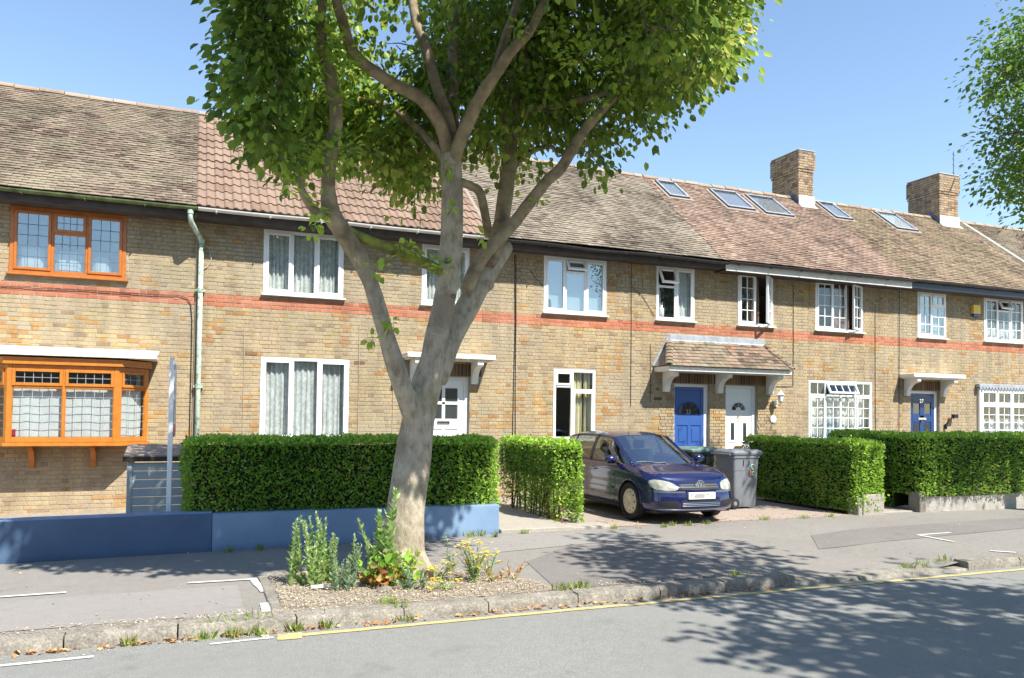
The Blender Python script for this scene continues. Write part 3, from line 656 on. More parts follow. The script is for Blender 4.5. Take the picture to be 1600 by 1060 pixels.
def door(parent, x0, x1, mat, kind, z0=.18, z1=2.44, fmat='white_upvc'):
    yy = FY+.10; b = MB(); fw = .06
    b.box(x0, x0+fw, yy-.02, yy+.07, z0, z1, c=.004); b.box(x1-fw-.04, x1, yy-.02, yy+.07, z0, z1, c=.004); b.box(x0+fw, x1-fw-.04, yy-.019, yy+.069, z1-fw-.01, z1, c=.004)
    fr = b.build('door_frame', fmat, parent)
    a, c_ = x0+fw+.004, x1-fw-.044; W = c_-a; H = z1-fw-.012-z0; dd = MB()
    def P(m, u0, u1, v0, v1, dy=.0, th=.012, ch=.004): m.box(a+u0*W, a+u1*W, yy+.002-dy-th, yy+.004-dy, z0+v0*H, z0+v1*H, c=ch)
    dd.box(a, c_, yy+.004, yy+.045, z0, z0+H)
    glassz = []
    if kind == 'four':                               # four little lights over two panels
        for u0, u1, v0, v1 in ((0, .14, 0, 1), (.86, 1, 0, 1), (.14, .86, .93, 1), (.14, .86, .55, .64), (.14, .86, 0, .08), (.46, .54, .08, .55)): P(dd, u0, u1, v0, v1, 0, .014)
        for u0, u1, v0, v1 in ((.46, .54, .64, .93), (.14, .86, .775, .80)): P(dd, u0, u1, v0, v1, .002, .012)
        P(dd, .2, .41, .13, .50, .0, .008); P(dd, .59, .80, .13, .50, 0, .008); glassz = [(.14, .86, .64, .93)]
    if kind == 'arch':                               # fanlight over four panels
        for u0, u1, v0, v1 in ((0, .1, 0, 1), (.9, 1, 0, 1), (.1, .9, .965, 1), (.1, .9, .60, .70), (.1, .9, .33, .40), (.1, .9, 0, .07), (.45, .55, .07, .33), (.45, .55, .40, .60)): P(dd, u0, u1, v0, v1, 0, .013)
        for u0, u1, v0, v1 in ((.15, .40, .10, .30), (.60, .85, .10, .30), (.15, .40, .43, .57), (.60, .85, .43, .57)): P(dd, u0, u1, v0, v1, 0, .009)
    if kind == 'pvc':
        for u0, u1, v0, v1 in ((0, .04, 0, 1), (.96, 1, 0, 1)): P(dd, u0, u1, v0, v1, 0, .006)
        for u0, u1, v0, v1 in ((.13, .40, .42, .66), (.60, .87, .42, .66), (.13, .40, .06, .33), (.60, .87, .06, .33)): P(dd, u0, u1, v0, v1, 0, .012, .005)
        P(dd, .17, .36, .09, .30, .012, .006); P(dd, .64, .83, .09, .30, .012, .006)
    if kind == 'long':
        for u0, u1, v0, v1 in ((0, .12, 0, 1), (.88, 1, 0, 1), (.12, .88, .9, 1), (.12, .88, .66, .74), (.12, .88, .30, .36), (.12, .88, 0, .07), (.42, .58, .07, .9)): P(dd, u0, u1, v0, v1, 0, .013)
    do = dd.build('door', mat, parent)
    def dark(u0, u1, v0, v1, dy=-.001, m='dark_interior', th=.003): g = MB(); P(g, u0, u1, v0, v1, dy, th, 0); g.build('door_light', 'door_glass', do)
    if kind == 'four':
        for u in ((.15, .455), (.545, .85)):
            for v_ in ((.645, .773), (.803, .925)): dark(*u, *v_)
    if kind == 'long':
        for u in ((.16, .39), (.61, .84)): dark(*u, .38, .645); dark(*u, .76, .88)
    if kind in ('arch', 'pvc'):
        cx = a+W/2; r0, r1, zc, ns = (.03, W*.36, z0+H*.715, 5) if kind == 'arch' else (W*.11, W*.25, z0+H*.765, 4)
        for k in range(ns):                          # fan of panes
            a0 = math.pi*k/ns+.05; a1 = math.pi*(k+1)/ns-.05; g = MB(); pp = []
            for t_ in range(6): an = a0+(a1-a0)*t_/5; pp.append((cx+math.cos(an)*r1, zc+math.sin(an)*r1*.95))
            for t_ in range(6): an = a1+(a0-a1)*t_/5; pp.append((cx+math.cos(an)*r0, zc+math.sin(an)*r0*.95))
            g.prism([(p[0], p[1]) for p in pp], yy-.004, yy+.003, 'y'); g.build('door_light', 'door_glass', do)
        g = MB(); g.tube([(cx+math.cos(math.pi*k/16)*(r1+.02), yy-.004, zc+math.sin(math.pi*k/16)*(r1+.02)*.95) for k in range(17)], .010, 6); g.build('moulding', mat, do)
        if kind == 'pvc':
            for u in ((.20, .33), (.67, .80)): dark(*u, .45, .63, .0135)
    zl = {'four': .61, 'arch': .365, 'pvc': .375, 'long': .70}[kind]
    g = MB(); g.box(a+W*.34, a+W*.66, yy-.028, yy-.0125, z0+H*zl-.03, z0+H*zl+.03, c=.004); g.box(a+W*.38, a+W*.62, yy-.034, yy-.0285, z0+H*zl-.014, z0+H*zl+.014, c=.002); g.build('letterbox', {'four': 'chrome', 'arch': 'brass', 'pvc': 'brass', 'long': 'chrome'}[kind], do)
    if kind in ('pvc', 'long'):
        g = MB(); zk = z0+H*(.70 if kind == 'pvc' else .69)
        g.tube([(a+W/2+.028*math.cos(k*math.pi/6), yy-.03, zk-.03+.04*math.sin(k*math.pi/6)) for k in range(13)], .008, 6); g.box(a+W/2-.015, a+W/2+.015, yy-.03, yy-.011, zk+.0, zk+.03); g.build('knocker', 'brass' if kind == 'pvc' else 'chrome', do)
    if kind == 'pvc': g = MB(); g.box(a+W*.93, a+W*.965, yy-.03, yy-.008, z0+H*.40, z0+H*.52, c=.004); g.tube([(a+W*.947, yy-.05, z0+H*.47), (a+W*.83, yy-.05, z0+H*.47)], .009, 6); g.build('handle', 'brass', do)
    b = MB(); b.box(x0-.05, x1+.05, FY-.30, FY+.24, -.05, z0-.003, c=.015); b.build('doorstep', 'path_concrete', parent)
    return do
glass('door_glass', (.25, .27, .27), .12)
def chimney(parent, x0, x1, y0, y1, zt, zc, zbase):
    """front face at y0; body starts inside the roof; oversailing head from zc"""
    b = MB(); e = .014; b.box(x0+e, x1-e, y0+e, y1-e, zbase-1.2, zt-.01); b.box(x0-.02, x1+.02, y0-.02, y1+.02, zc+.02, zt-.012)
    ch = b.build('chimney', 'dark_mortar', parent)
    def face(width, origin, rotz, zlo):
        r_ = 0; z = zlo
        while z+GH-JT < zt+.001:
            out = 0 if z < zc-.15 else (.022 if z < zc-.07 else (.034 if z < zc+.1 or True else 0))
            if z < zc-.15: out = 0
            elif z < zc-.07: out = .02
            else: out = .04
            xx = -out-(.163 if r_ % 2 else 0); k = 0
            while xx < width+out:
                wd = ST if k % 2 == 0 else HD; a = max(xx, -out); c_ = min(xx+wd, width+out); xx += wd+JT; k += 1
                if c_-a < .03: continue
                q = round(random.random()*9)/9; wdr = round((c_-a)/.004)*.004
                ob = bpy.data.objects.new('brick', brick_mesh(('chimney_brick', wdr, q), wdr, GH-JT, 'chimney_brick', q)); C.objects.link(ob); ob.parent = ch
                ob.matrix_local = Matrix.Translation(origin) @ Matrix.Rotation(rotz, 4, 'Z') @ Matrix.Translation((a, .016-out+random.uniform(-.002, .002), z))
            z += GH; r_ += 1
    n0 = zbase+.02
    face(x1-x0, (x0, y0, 0), 0, n0); face(y1-y0, (x0, y1, 0), -math.pi/2, n0+.0)
    # lead and mortar at the foot
    g = MB(); g.prism([(y0-.03, zbase+.27), (y0-.035, zbase+.0), (y0-.17, zbase-.12), (y0-.15, zbase-.13), (y0, zbase-.02), (y0, zbase+.27)], x0-.02, x1+.03, 'x'); g.build('apron_flashing', 'mortar_fillet', ch)
    g = MB(); k = .804
    ys = [y0-.02, y0+.12, y0+.12, y0+.24, y0+.24, y0+.36, y0+.36, y0+.45]
    for i in range(4):
        ya = y0-.02+.11*i; yb = ya+.112; zr = EZ+(ya-EY)*k; g.prism([(ya, zr-.02), (yb, zr+.07), (yb, zr+.07+.17), (ya, zr+.20)], x0-.022-.001*i, x0-.014, 'x')
    g.build('step_flashing', 'lead_dark', ch)
    g = MB(); g.box(x0-.03, x1+.03, y0-.03, y1+.03, zt, zt+.03, c=.01); g.build('flaunching', 'mortar_fillet', ch)
    for i in range(2):
        g = MB(); yy = y0+(y1-y0)*(.3+.45*i); g.tube([((x0+x1)/2, yy, zt+.02), ((x0+x1)/2, yy, zt+.085), ((x0+x1)/2, yy, zt+.12)], [.10, .095, .03], 10); g.build('flue_cap', 'black_plastic', ch, smooth=True)
    return ch
def skylight(parent, x0, x1, s0, s1, blind=False):
    T = RM @ Matrix.Translation((x0, s0, 0)); W, L = x1-x0, s1-s0
    b = MB(); b.box(0, .05, 0, L, 0, .075, c=.01); b.box(W-.05, W, 0, L, 0, .075, c=.01); b.box(.05, W-.05, 0, .05, 0, .073, c=.01); b.box(.05, W-.05, L-.07, L, 0, .085, c=.01)
    o = b.build('skylight', 'lead', parent); o.matrix_local = T
    b = MB(); b.box(-.012, 0, -.012, L, 0, .05); b.box(0, W, -.035, -.001, .0, .06); b.box(.05, W-.05, L-.09, L-.071, .074, .088); q = b.build('skylight_trim', 'gutter_black', o)
    b = MB(); b.box(.05, W-.05, .05, L-.07, .045, .05); b.build('pane', 'skylight_glass', o)
    b = MB(); b.box(-.10, W+.10, -.14, L+.05, .0, .028); b.build('flashing', 'felt_roof', o)
    b = MB(); b.box(.05, W-.05, .05, L-.07, .022+.0065, .034); b.build('blind', 'opaque_white' if blind else 'roof_blind', o)
glass('skylight_glass', (.85, .87, .88), .06); simple('roof_blind', (.36, .37, .38), .7, .03, 3, bump=0)

# ------------------------------------------------------------------ the terrace, house by house
# Each house stands between two party walls; all share the front plane y = 15.15
def openings_of(ws, ds): return [(a, b_, c_, d) for a, b_, c_, d in ws]+[(a, b_, .1, 2.44) for a, b_ in ds]
WH, WS = 5.05, 3.855        # upper window head and sill
L3c = [(0, .34, 0, 1, 1, 1, 'sash'), (.34, .66, 0, 1, 1, 1, 'fixed'), (.66, 1, 0, 1, 1, 1, 'sash')]

# --- house with the orange bay
hA = thing('terraced_house', 'terraced brick house with orange framed leaded windows and a bay', 'house', (0, 0, 0))
w1 = (-2.84, -1.105, 3.93, 5.045); bayo = (-3.12, -.73, 1.2, 2.42)
facade(hA, -5.6, 0., [w1, bayo, (-5.2, -4.0, WS, WH)], seed=0); house_shell(hA, -5.6, 0.); gable(hA, -5.6)
roof(hA, -5.6, .005, 'old_clay_tile', seed=0); gutter(hA, -5.6, .02, 'gutter_moss', z=5.20); fascia(hA, -5.6, 0, 'soffit_dark')
ww = window(hA, *w1, [(0, .345, 0, 1, 3, 5, 'sash'), (.345, .665, .66, 1, 4, 2, 'sash'), (.345, .665, 0, .66, 4, 4, 'fixed'), (.665, 1, 0, 1, 3, 5, 'sash')], 'brown_woodgrain', 'window_glass_mirrorlike', lead='lead_dark', fw=.065)
window(hA, -5.2, -4.0, WS, WH, L3c, 'brown_woodgrain', 'window_glass_mirrorlike', lead='lead_dark', fw=.06)
bz0, bz1 = 1.155, 2.40
bay = MB(); pl = [(-3.15, FY), (-3.15, 15.10), (-2.72, 14.62), (-1.13, 14.62), (-.70, 15.10), (-.70, FY)]
def grow(pl_, e): cx, cy = -1.925, 15.1; return [(x+(e if x > cx else -e), y-(e if y < 15.12 else 0)) for x, y in pl_]
bay.prism(grow(pl, .035), bz0-.06, bz0-.003, 'z'); bay.prism(grow(pl, .05), bz1+.003, bz1+.115, 'z')
bo = bay.build('bay_window', 'orange_woodgrain', hA)
b = MB(); b.prism([(FY+.01, 2.70), (14.50, 2.60), (14.50, 2.545), (FY+.01, 2.535)], -3.22, -.56, 'x'); o = b.build('bay_roof', 'peeling_paint', bo)
b = MB()
for i in range(3): b.prism([(FY-.02-.13*i, 2.725-.022*i), (14.86-.15*i, 2.668-.028*i), (14.86-.15*i, 2.64-.028*i), (FY-.02-.13*i, 2.69-.022*i)], -3.21+.02*i, -.57-.03*i+.03*random.random(), 'x')
b.build('roofing_felt', 'opaque_white', bo)
for x in (-2.42, -1.52):
    bk = MB(); bk.prism([(FY, bz0-.06), (FY-.36, bz0-.06), (FY-.36, bz0-.10), (FY-.20, bz0-.16), (FY-.10, bz0-.30), (FY-.08, bz0-.42), (FY, bz0-.44)], x-.04, x+.04, 'x'); bk.build('bay_bracket', 'brown_woodgrain', bo)
Lb = [(0, .5, .74, 1, 5, 2, 'sash'), (0, .5, 0, .74, 5, 6, 'fixed'), (.5, 1, .74, 1, 5, 2, 'sash'), (.5, 1, 0, .74, 5, 6, 'fixed')]
Ls = [(0, 1, .74, 1, 3, 2, 'sash'), (0, 1, 0, .74, 3, 6, 'fixed')]
window(hA, -2.72, -1.13, bz0, bz1, Lb, 'orange_woodgrain', 'window_glass', y=14.63, lead='lead', fw=.07, sill=False)
sp = math.hypot(.43, .48); an = math.atan2(.48, .43)
window(hA, 0, sp, bz0, bz1, Ls, 'orange_woodgrain', 'window_glass', lead='lead', fw=.07, sill=False, mat=Matrix.Translation((-1.13, 14.62, bz0)) @ Matrix.Rotation(an, 4, 'Z'))
window(hA, 0, sp, bz0, bz1, Ls, 'orange_woodgrain', 'window_glass', lead='lead', fw=.07, sill=False, mat=Matrix.Translation((-3.15, 15.10, bz0)) @ Matrix.Rotation(-an, 4, 'Z'))
def blindp(x0, x1, z0, z1, y, mat, label): return drape('net_curtain', x0, x1, z0, z1, y, mat, label, 'curtain', folds=4, amp=.006)
blindp(-2.66, -1.18, 1.24, 2.12, 14.74, 'net_plain', 'plain white net hung low across the front of the orange bay window')
o = drape('net_curtain', .08, sp-.08, 1.24, 2.12, .09, 'net_plain', 'plain white net across the narrow angled end light of the orange bay', 'curtain', folds=2, amp=.005)
o.matrix_world = Matrix.Translation((-1.13, 14.62, 0)) @ Matrix.Rotation(an, 4, 'Z')
b = MB(); b.box(-2.66, -2.60, 14.71, 14.73, 1.225, 1.36); tag(b.build('ornament', 'sign_red'), 'small dark red ornament on the sill in the corner of the orange bay', 'ornament')
b = MB()
for x, z in ((-2.62, 3.97), (-2.04, 3.97), (-1.47, 3.97)): b.box(x-.13, x+.28, FY+.2, FY+.5, z, z+.25, c=.05); 
cu = b
for i, (xa, xb, hh_) in enumerate(((-2.74, -2.36, 4.42), (-2.20, -1.80, 4.38), (-1.64, -1.36, 4.33))):
    b = MB(); b.box(xa, xb, FY+.13, FY+.38, 3.99, hh_, c=.06); o = b.build('cushion', 'cushion_white', smooth=False); tag(o, ['white padded cushion leaning inside the first light of the upstairs orange window', 'white padded cushion inside the middle light of the upstairs orange window', 'white padded cushion inside the last light of the upstairs orange window, nearest the downpipe'][i], 'cushion', 'cushions behind the upstairs orange window')
# sagging black cable over the red band, and the old painted downpipe
b = MB(); b.tube([at(x, y, FY-.02) for x, y in ((-60, 440), (0, 447), (20, 448), (60, 451), (120, 453), (180, 457), (240, 461), (280, 462), (292, 466), (298, 476), (300, 500), (299, 560), (297, 640), (296, 690))], .007, 5); b.build('cable', 'cable_black', hA)
b = MB(); b.tube([(-.13, FY-.02, 5.1), (-.10, FY-.02, 4.95), (.0, FY-.02, 4.82), (.03, FY-.02, 4.7), (.02, FY-.02, 1.)], .006, 5); b.build('cable', 'cable_pale', hA)
b = MB(); b.tube([(.12, FY-.02, 4.72), (.24, FY-.02, 4.58), (.27, FY-.02, 4.40), (.20, FY-.02, 4.26), (.10, FY-.02, 4.20)], .009, 5); b.build('cable', 'cable_pale', hA)
dp = thing('downpipe', 'old green and cream painted downpipe with swan neck between the first two houses', 'downpipe', (.10, 15.06, 0))
b = MB(); b.tube([(-.19, -.40, 5.14), (-.19, -.40, 5.02), (-.17, -.36, 4.94), (-.04, -.08, 4.78), (0, 0, 4.70), (0, 0, 4.6)], .042, 12); b.build('swan_neck', 'pipe_paint', dp, smooth=True)
b = MB(); b.tube([(0, 0, 4.66), (0.0, 0, 2.1), (0, 0, 0)], .042, 12); b.build('pipe', 'pipe_paint', dp, smooth=True)
for z in (4.70, 3.83, 2.12, .6):
    b = MB(); b.tube([(0, 0, z-.04), (0, 0, z-.035), (0, 0, z+.035), (0, 0, z+.04)], [.05, .054, .054, .05], 12)
    if z < 4: b.box(-.08, .08, .02, .07, z-.02, z+.02)
    b.build('collar', 'pipe_paint', dp)
b = MB(); b.tube([(-.19, -.40, 5.15), (-.19, -.40, 5.08)], .052, 12); b.build('collar', 'pipe_paint', dp)

# --- pantiled house
hB = thing('terraced_house', 'terraced brick house with pinkish pantile roof and white net curtained windows behind the tree', 'house')
w2 = (1.165, 2.625, WS, WH); w3 = (4.165, 5.155, WS, WH); l2 = (1.155, 2.765, 1.165, 2.69)
facade(hB, 0, 5.45, [w2, w3, l2, (4.2, 5.2, .1, 2.44)], seed=1, zones=[(3.95, 5.45, 2.44, 2.70)]); house_shell(hB, 0, 5.45)
roof(hB, 0, 5.42, 'concrete_pantile', 'pan', seed=1); gutter(hB, .03, 5.45, 'gutter_white', z=5.20); fascia(hB, 0, 5.45, 'soffit_dark')
window(hB, *w2, L3c); window(hB, *w3, [(0, .5, 0, 1, 1, 1, 'sash'), (.5, 1, 0, 1, 1, 1, 'sash')]); window(hB, *l2, L3c)
soldiers(hB, 3.95, 5.45, 2.445, 2.70, FY, 'dark_brick'); door(hB, 4.2, 5.2, 'white_upvc', 'four'); flat_canopy(hB, 3.78, 5.58, 'peeling_paint')
drape('net_curtain', 1.22, 2.57, 3.90, 5.0, FY+.12, 'net_lace', 'patterned lace net curtain in the upstairs three light white window beside the downpipe', 'curtain', 16, .022)
drape('net_curtain', 4.22, 5.10, 3.90, 5.0, FY+.12, 'net_lace', 'lace net curtain in the upstairs window half hidden by the tree stem', 'curtain', 10, .022)
drape('net_curtain', 1.21, 2.71, 1.2, 2.62, FY+.12, 'net_lace', 'patterned lace net curtain in the downstairs three light window above the long hedge', 'curtain', 16, .024)
for X, zt_ in ((.86, 3.2), (2.95, 3.4), (3.62, 3.5)):
    b = MB(); b.tube([(X, FY-.012, zt_), (X+.005, FY-.012, 2.2), (X, FY-.012, .9)], .005, 4); b.build('cable', 'cable_pale', hB)
for X, Z in ((.88, 2.72), (2.86, 2.62)): b = MB(); b.box(X, X+.21, FY-.006, FY+.01, Z, Z+.06, 0); b.build('air_brick', 'dark_brick', hB)
b = MB()
for k in range(2): b.tube([(6.14+.03*k, FY-.012, 5.0), (6.17+.02*k, FY-.012, 3.6), (6.15+.04*k, FY-.012, 2.2), (6.14+.07*k, FY-.012, .9)], .008, 5)
cabB = b

# --- house with the blue door
hC = thing('terraced_house', 'terraced brick house with the bright blue door numbered 23 and grey brown tiled roof', 'house')
w4 = (6.81, 8.30, WS, WH); w5 = (9.57, 10.575, WS, WH+.01); l3 = (7.06, 8.05, 1.17, 2.66)
facade(hC, 5.45, 11.12, [w4, w5, l3, (10.06, 11.01, .1, 2.44)], seed=2, porch=[(9.6, 11.2)], zones=[(9.82, 11.12, 2.44, 2.70)], dark=[(9.62, 9.74, 0, 2.7)]); house_shell(hC, 5.45, 11.12)  # dark strip: shade on the porch's side, painted as darker brick
roof(hC, 5.44, 11.0, 'grey_clay_tile', seed=2); gutter(hC, 5.47, 11.12, 'gutter_black', z=5.18, sagy=.03); fascia(hC, 5.45, 11.12, 'soffit_dark')
window(hC, *w4, [(0, .33, 0, 1, 1, 1, 'sash'), (.33, .67, 0, .77, 1, 1, 'fixed'), (.33, .67, .77, 1, 1, 1, 'vent'), (.67, 1, 0, 1, 1, 1, 'sash')], gl='window_glass_mirrorlike')
window(hC, *w5, [(0, .5, 0, .64, 1, 1, 'fixed'), (0, .5, .64, 1, 1, 1, 'vent'), (.5, 1, 0, 1, 1, 1, 'sash')])
window(hC, *l3, [(0, .44, 0, .78, 1, 1, 'fixed'), (0, .44, .78, 1, 1, 1, 'sash'), (.44, 1, 0, .72, 1, 1, 'sash'), (.44, 1, .72, 1, 1, 1, 'fixed')])
soldiers(hC, 9.82, 11.12, 2.445, 2.70, FY, 'dark_brick'); door(hC, 10.06, 11.01, 'door_blue', 'arch')
lettering('23', .14, (10.49, FY+.080, 1.80), (math.pi/2, 0, 0), 'chrome', hC)
cabB.build('cable', 'cable_black', hC)
b = MB(); b.tube([(8.92, FY-.012, 5.05), (8.93, FY-.012, 3.5), (8.93, FY-.012, 1.9)], .006, 4); b.tube([(8.93, FY-.012, 4.55), (9.2, FY-.012, 4.35), (9.54, FY-.012, 3.9)], .005, 4); b.build('cable', 'cable_black', hC)
b = MB(); b.tube([(6.5, FY-.012, 4.7), (6.62, FY-.012, 4.55), (6.80, FY-.012, 4.40)], .006, 4); b.tube([(9.42, FY-.012, 3.3), (9.43, FY-.012, 2.0)], .005, 4); b.build('cable', 'cable_black', hC)
blind(6.86, 8.25, 3.9, 4.98, FY+.10, 'blind_grey', 'pale grey closed blind in the upstairs window over the tall downstairs window')
drape('curtain', 10.12, 10.53, 3.9, 5.0, FY+.12, 'net_plain', 'pale net curtain in the upstairs window over the blue door', 'curtain', 5, .02)
drape('curtain', 9.62, 9.74, 3.9, 4.7, FY+.12, 'net_plain', 'narrow gathered net at the edge of the dark upstairs light over the blue door', 'curtain', 2, .02)
drape('curtain', 7.52, 7.78, 1.2, 2.6, FY+.14, 'curtain_cream', 'cream drawn back curtain in the tall downstairs window behind the car', 'curtain', 4, .03)
drape('curtain', 7.84, 8.0, 1.2, 2.6, FY+.14, 'curtain_cream', 'narrow strip of cream curtain at the edge of the tall downstairs window', 'curtain', 2, .03)
b = MB(); b.tube([(9.80, FY+.15, 3.9), (9.80, FY+.15, 4.12), (9.80, FY+.15, 4.16), (9.82, FY+.15, 4.27)], [.06, .06, .03, .02], 10); tag(b.build('bottle', 'opaque_white', smooth=True), 'white plastic bottle on the upstairs window sill over the blue door', 'bottle')

# --- double porch over the two middle doors
can = MB(); can.box(9.52, 12.86, FY-.60, FY+.0, 2.675, 2.79, c=.012); cn = can.build('porch_canopy', 'white_paint', hC)
for x in (9.79, 11.22, 12.66): bracket(cn, x+.02, FY, 2.675, w_=.14, d=.44, h=.44)
zE, zT, yE, yT = 2.80, 3.42, FY-.63, FY-.01
def hipx(t_, sgn): return (9.50+.42*t_) if sgn < 0 else (12.88-.38*t_)
b = MB(); b.add([(hipx(0, -1), yE, zE), (hipx(0, 1), yE, zE), (hipx(1, 1), yT, zT), (hipx(1, -1), yT, zT), (hipx(0, -1), yT, zE), (hipx(0, 1), yT, zE)], [(0, 1, 2, 3), (0, 3, 4), (1, 5, 2)]); b.build('canopy_boarding', 'felt_roof', cn)
CP = math.atan2(zT-zE, yT-yE); CL = math.hypot(zT-zE, yT-yE); CMx = Matrix.Translation((0, yE, zE)) @ Matrix.Rotation(CP, 4, 'X')
for r_ in range(8):
    s = r_*.108-.03; t0 = max(0, s/CL); xa, xb = hipx(t0+.06, -1), hipx(t0+.06, 1); x = xa-(.0825 if r_ % 2 else 0)
    while x < xb:
        a, c_ = max(x, xa), min(x+.165, xb); x += .165
        if c_-a < .04 or s+.11 > CL+.04: continue
        q = round(random.random()*7)/7; key = ('can', round((c_-a)/.01), q)
        if key not in TILE_MESH:
            tb = tile_geo('plain', c_-a, .108, q); me = bpy.data.meshes.new('roof_tile'); me.from_pydata(tb.v, [], tb.f); me.update(); at_ = me.attributes.new('rnd', 'FLOAT', 'POINT'); at_.data.foreach_set('value', tb.r); me.materials.append(M['old_clay_tile']); TILE_MESH[key] = me
        ob = bpy.data.objects.new('roof_tile', TILE_MESH[key]); C.objects.link(ob); ob.parent = cn; ob.matrix_local = CMx @ Matrix.Translation((a, s, .004+random.uniform(0, .004)))
# hip bonnets climbing the near corner, one per course
for r_ in range(7):
    t0 = (r_+.4)/7.6; px, py, pzz = hipx(t0, -1), yE+(yT-yE)*t0, zE+(zT-zE)*t0
    for sg in (-1, 1):
        px = hipx(t0, sg); b = MB(); n = 6; v = []
        dr = Vector((.42 if sg < 0 else -.38, .62, .62)).normalized(); sd = Vector((1, 0, 0)) if sg < 0 else Vector((1, 0, 0)); sdv = dr.cross(Vector((0, 0, 1))).normalized(); nv = sdv.cross(dr)
        for i in range(n+1):
            a = math.pi*i/n
            for L in (0, .13): p = dr*(L-.04)+sdv*(math.cos(a)*.085)+nv*(math.sin(a)*.045+.012-(.02 if L else 0)); v.append(tuple(p))
        b.add(v, [(2*i, 2*i+1, 2*i+3, 2*i+2) for i in range(n)]); b.build('hip_tile', 'old_clay_tile', cn, loc=(px, py, pzz))
b = MB(); b.box(9.90, 12.55, FY-.03, FY-.003, 3.40, 3.54, c=.006); b.prism([(9.46, 2.83), (9.53, 2.80), (9.93, 3.40), (9.90, 3.54)], FY-.02, FY-.004, 'y'); b.add([(9.93, FY-.03, 3.42), (12.52, FY-.03, 3.42), (12.56, FY-.13, 3.325), (9.88, FY-.13, 3.325)], [(3, 2, 1, 0)]); b.build('lead_flashing', 'lead', cn)
for hh_, xa, xb in ((hC, 9.66, 10.05),):
    pass
# --- house with the white door
hD = thing('terraced_house', 'terraced brick house with the white panelled door and orange tiled roof with skylights', 'house')
w6 = (11.79, 12.81, WS, WH+.04); w7 = (14.10, 15.62, WS, WH+.03); l4 = (13.89, 15.92, 1.13, 2.61)
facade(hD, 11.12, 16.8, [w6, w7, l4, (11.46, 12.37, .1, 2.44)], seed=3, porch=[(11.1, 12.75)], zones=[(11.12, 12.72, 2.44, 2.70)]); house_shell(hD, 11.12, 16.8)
def sval(Y): return (Y-EY)/math.cos(PA)
hs = [(11.30, 11.90, sval(17.30), sval(18.02)), (12.98, 13.86, sval(17.12), sval(17.95)), (14.16, 15.10, sval(17.05), sval(17.93))]
roof(hD, 11.0, 16.8, 'orange_clay_tile', holes=[(a-.08, b_+.08, c_-.1, d+.03) for a, b_, c_, d in hs]+[(16.0, 16.6, sval(17.87), 9)], seed=3)
for h_ in hs: skylight(hD, *h_)
gutter(hD, 11.14, 16.8, 'gutter_black', z=5.20); fascia(hD, 11.12, 16.8, 'gutter_white', z0=5.0, z1=5.16, y=14.70)
B4 = lambda a, b_, st: (a, b_, 0, 1, 2, 4, st)
window(hD, *w6, [B4(0, .5, 'sash'), B4(.5, 1, 'right')]); window(hD, *w7, [B4(0, .36, 'sash'), B4(.36, .66, 'fixed'), B4(.66, 1, 'right2')])
window(hD, *l4, [(0, .25, .78, 1, 2, 1, 'fixed'), (.25, .75, .78, 1, 4, 1, 'vent'), (.75, 1, .78, 1, 2, 1, 'fixed'), (0, .25, 0, .78, 2, 4, 'sash'), (.25, .5, 0, .78, 2, 4, 'fixed'), (.5, .75, 0, .78, 2, 4, 'fixed'), (.75, 1, 0, .78, 2, 4, 'sash')])
soldiers(hD, 11.12, 12.72, 2.445, 2.70, FY, 'dark_brick'); door(hD, 11.46, 12.37, 'white_upvc', 'pvc')
drape('curtain', 13.95, 15.86, 1.2, 2.2, FY+.16, 'net_plain', 'pale net curtain in the wide downstairs window with many small panes', 'curtain', 14, .022)
drape('curtain', 14.5, 14.9, 1.2, 2.2, FY+.13, 'curtain_blue', 'blue grey curtain in the middle of the wide downstairs window', 'curtain', 4, .02)
drape('curtain', 14.75, 15.3, 3.9, 5., FY+.14, 'curtain_brown', 'brown curtain behind the open casement upstairs', 'curtain', 3, .02)
drape('curtain', 12.2, 12.5, 3.9, 5., FY+.14, 'curtain_brown', 'brown curtain edge in the gap of the open narrow casement upstairs', 'curtain', 2, .02)
b = MB(); b.tube([(13.41, FY-.012, 4.9), (13.42, FY-.012, 3.5), (13.41, FY-.012, 2.46), (13.2, FY-.012, 2.44), (12.9, FY-.012, 2.44)], .006, 4); b.tube([(16.03, FY-.012, 4.6), (16.04, FY-.012, 1.2)], .006, 4); b.build('cable', 'cable_black', hD)
b = MB(); b.box(12.83, 12.93, FY-.04, FY-.003, 1.95, 2.10, c=.01); b.tube([(12.88, FY-.04, 2.02), (12.88, FY-.16, 1.98), (12.88, FY-.2, 2.06)], .012, 6); b.tube([(12.88, FY-.2, 2.05), (12.88, FY-.2, 2.08), (12.88, FY-.2, 2.21), (12.88, FY-.2, 2.23), (12.88, FY-.2, 2.30), (12.88, FY-.2, 2.33)], [.03, .055, .075, .10, .03, .01], 6); b.build('wall_lantern', 'white_upvc', hD)
b = MB(); b.tube([(12.81, FY-.004, 1.66), (12.81, FY-.03, 1.66)], .085, 16); b.build('wall_plaque', 'opaque_white', hD)
chimney(hD, 16.02, 16.56, 17.87, 19.0, 9.40, 8.88, 7.83)

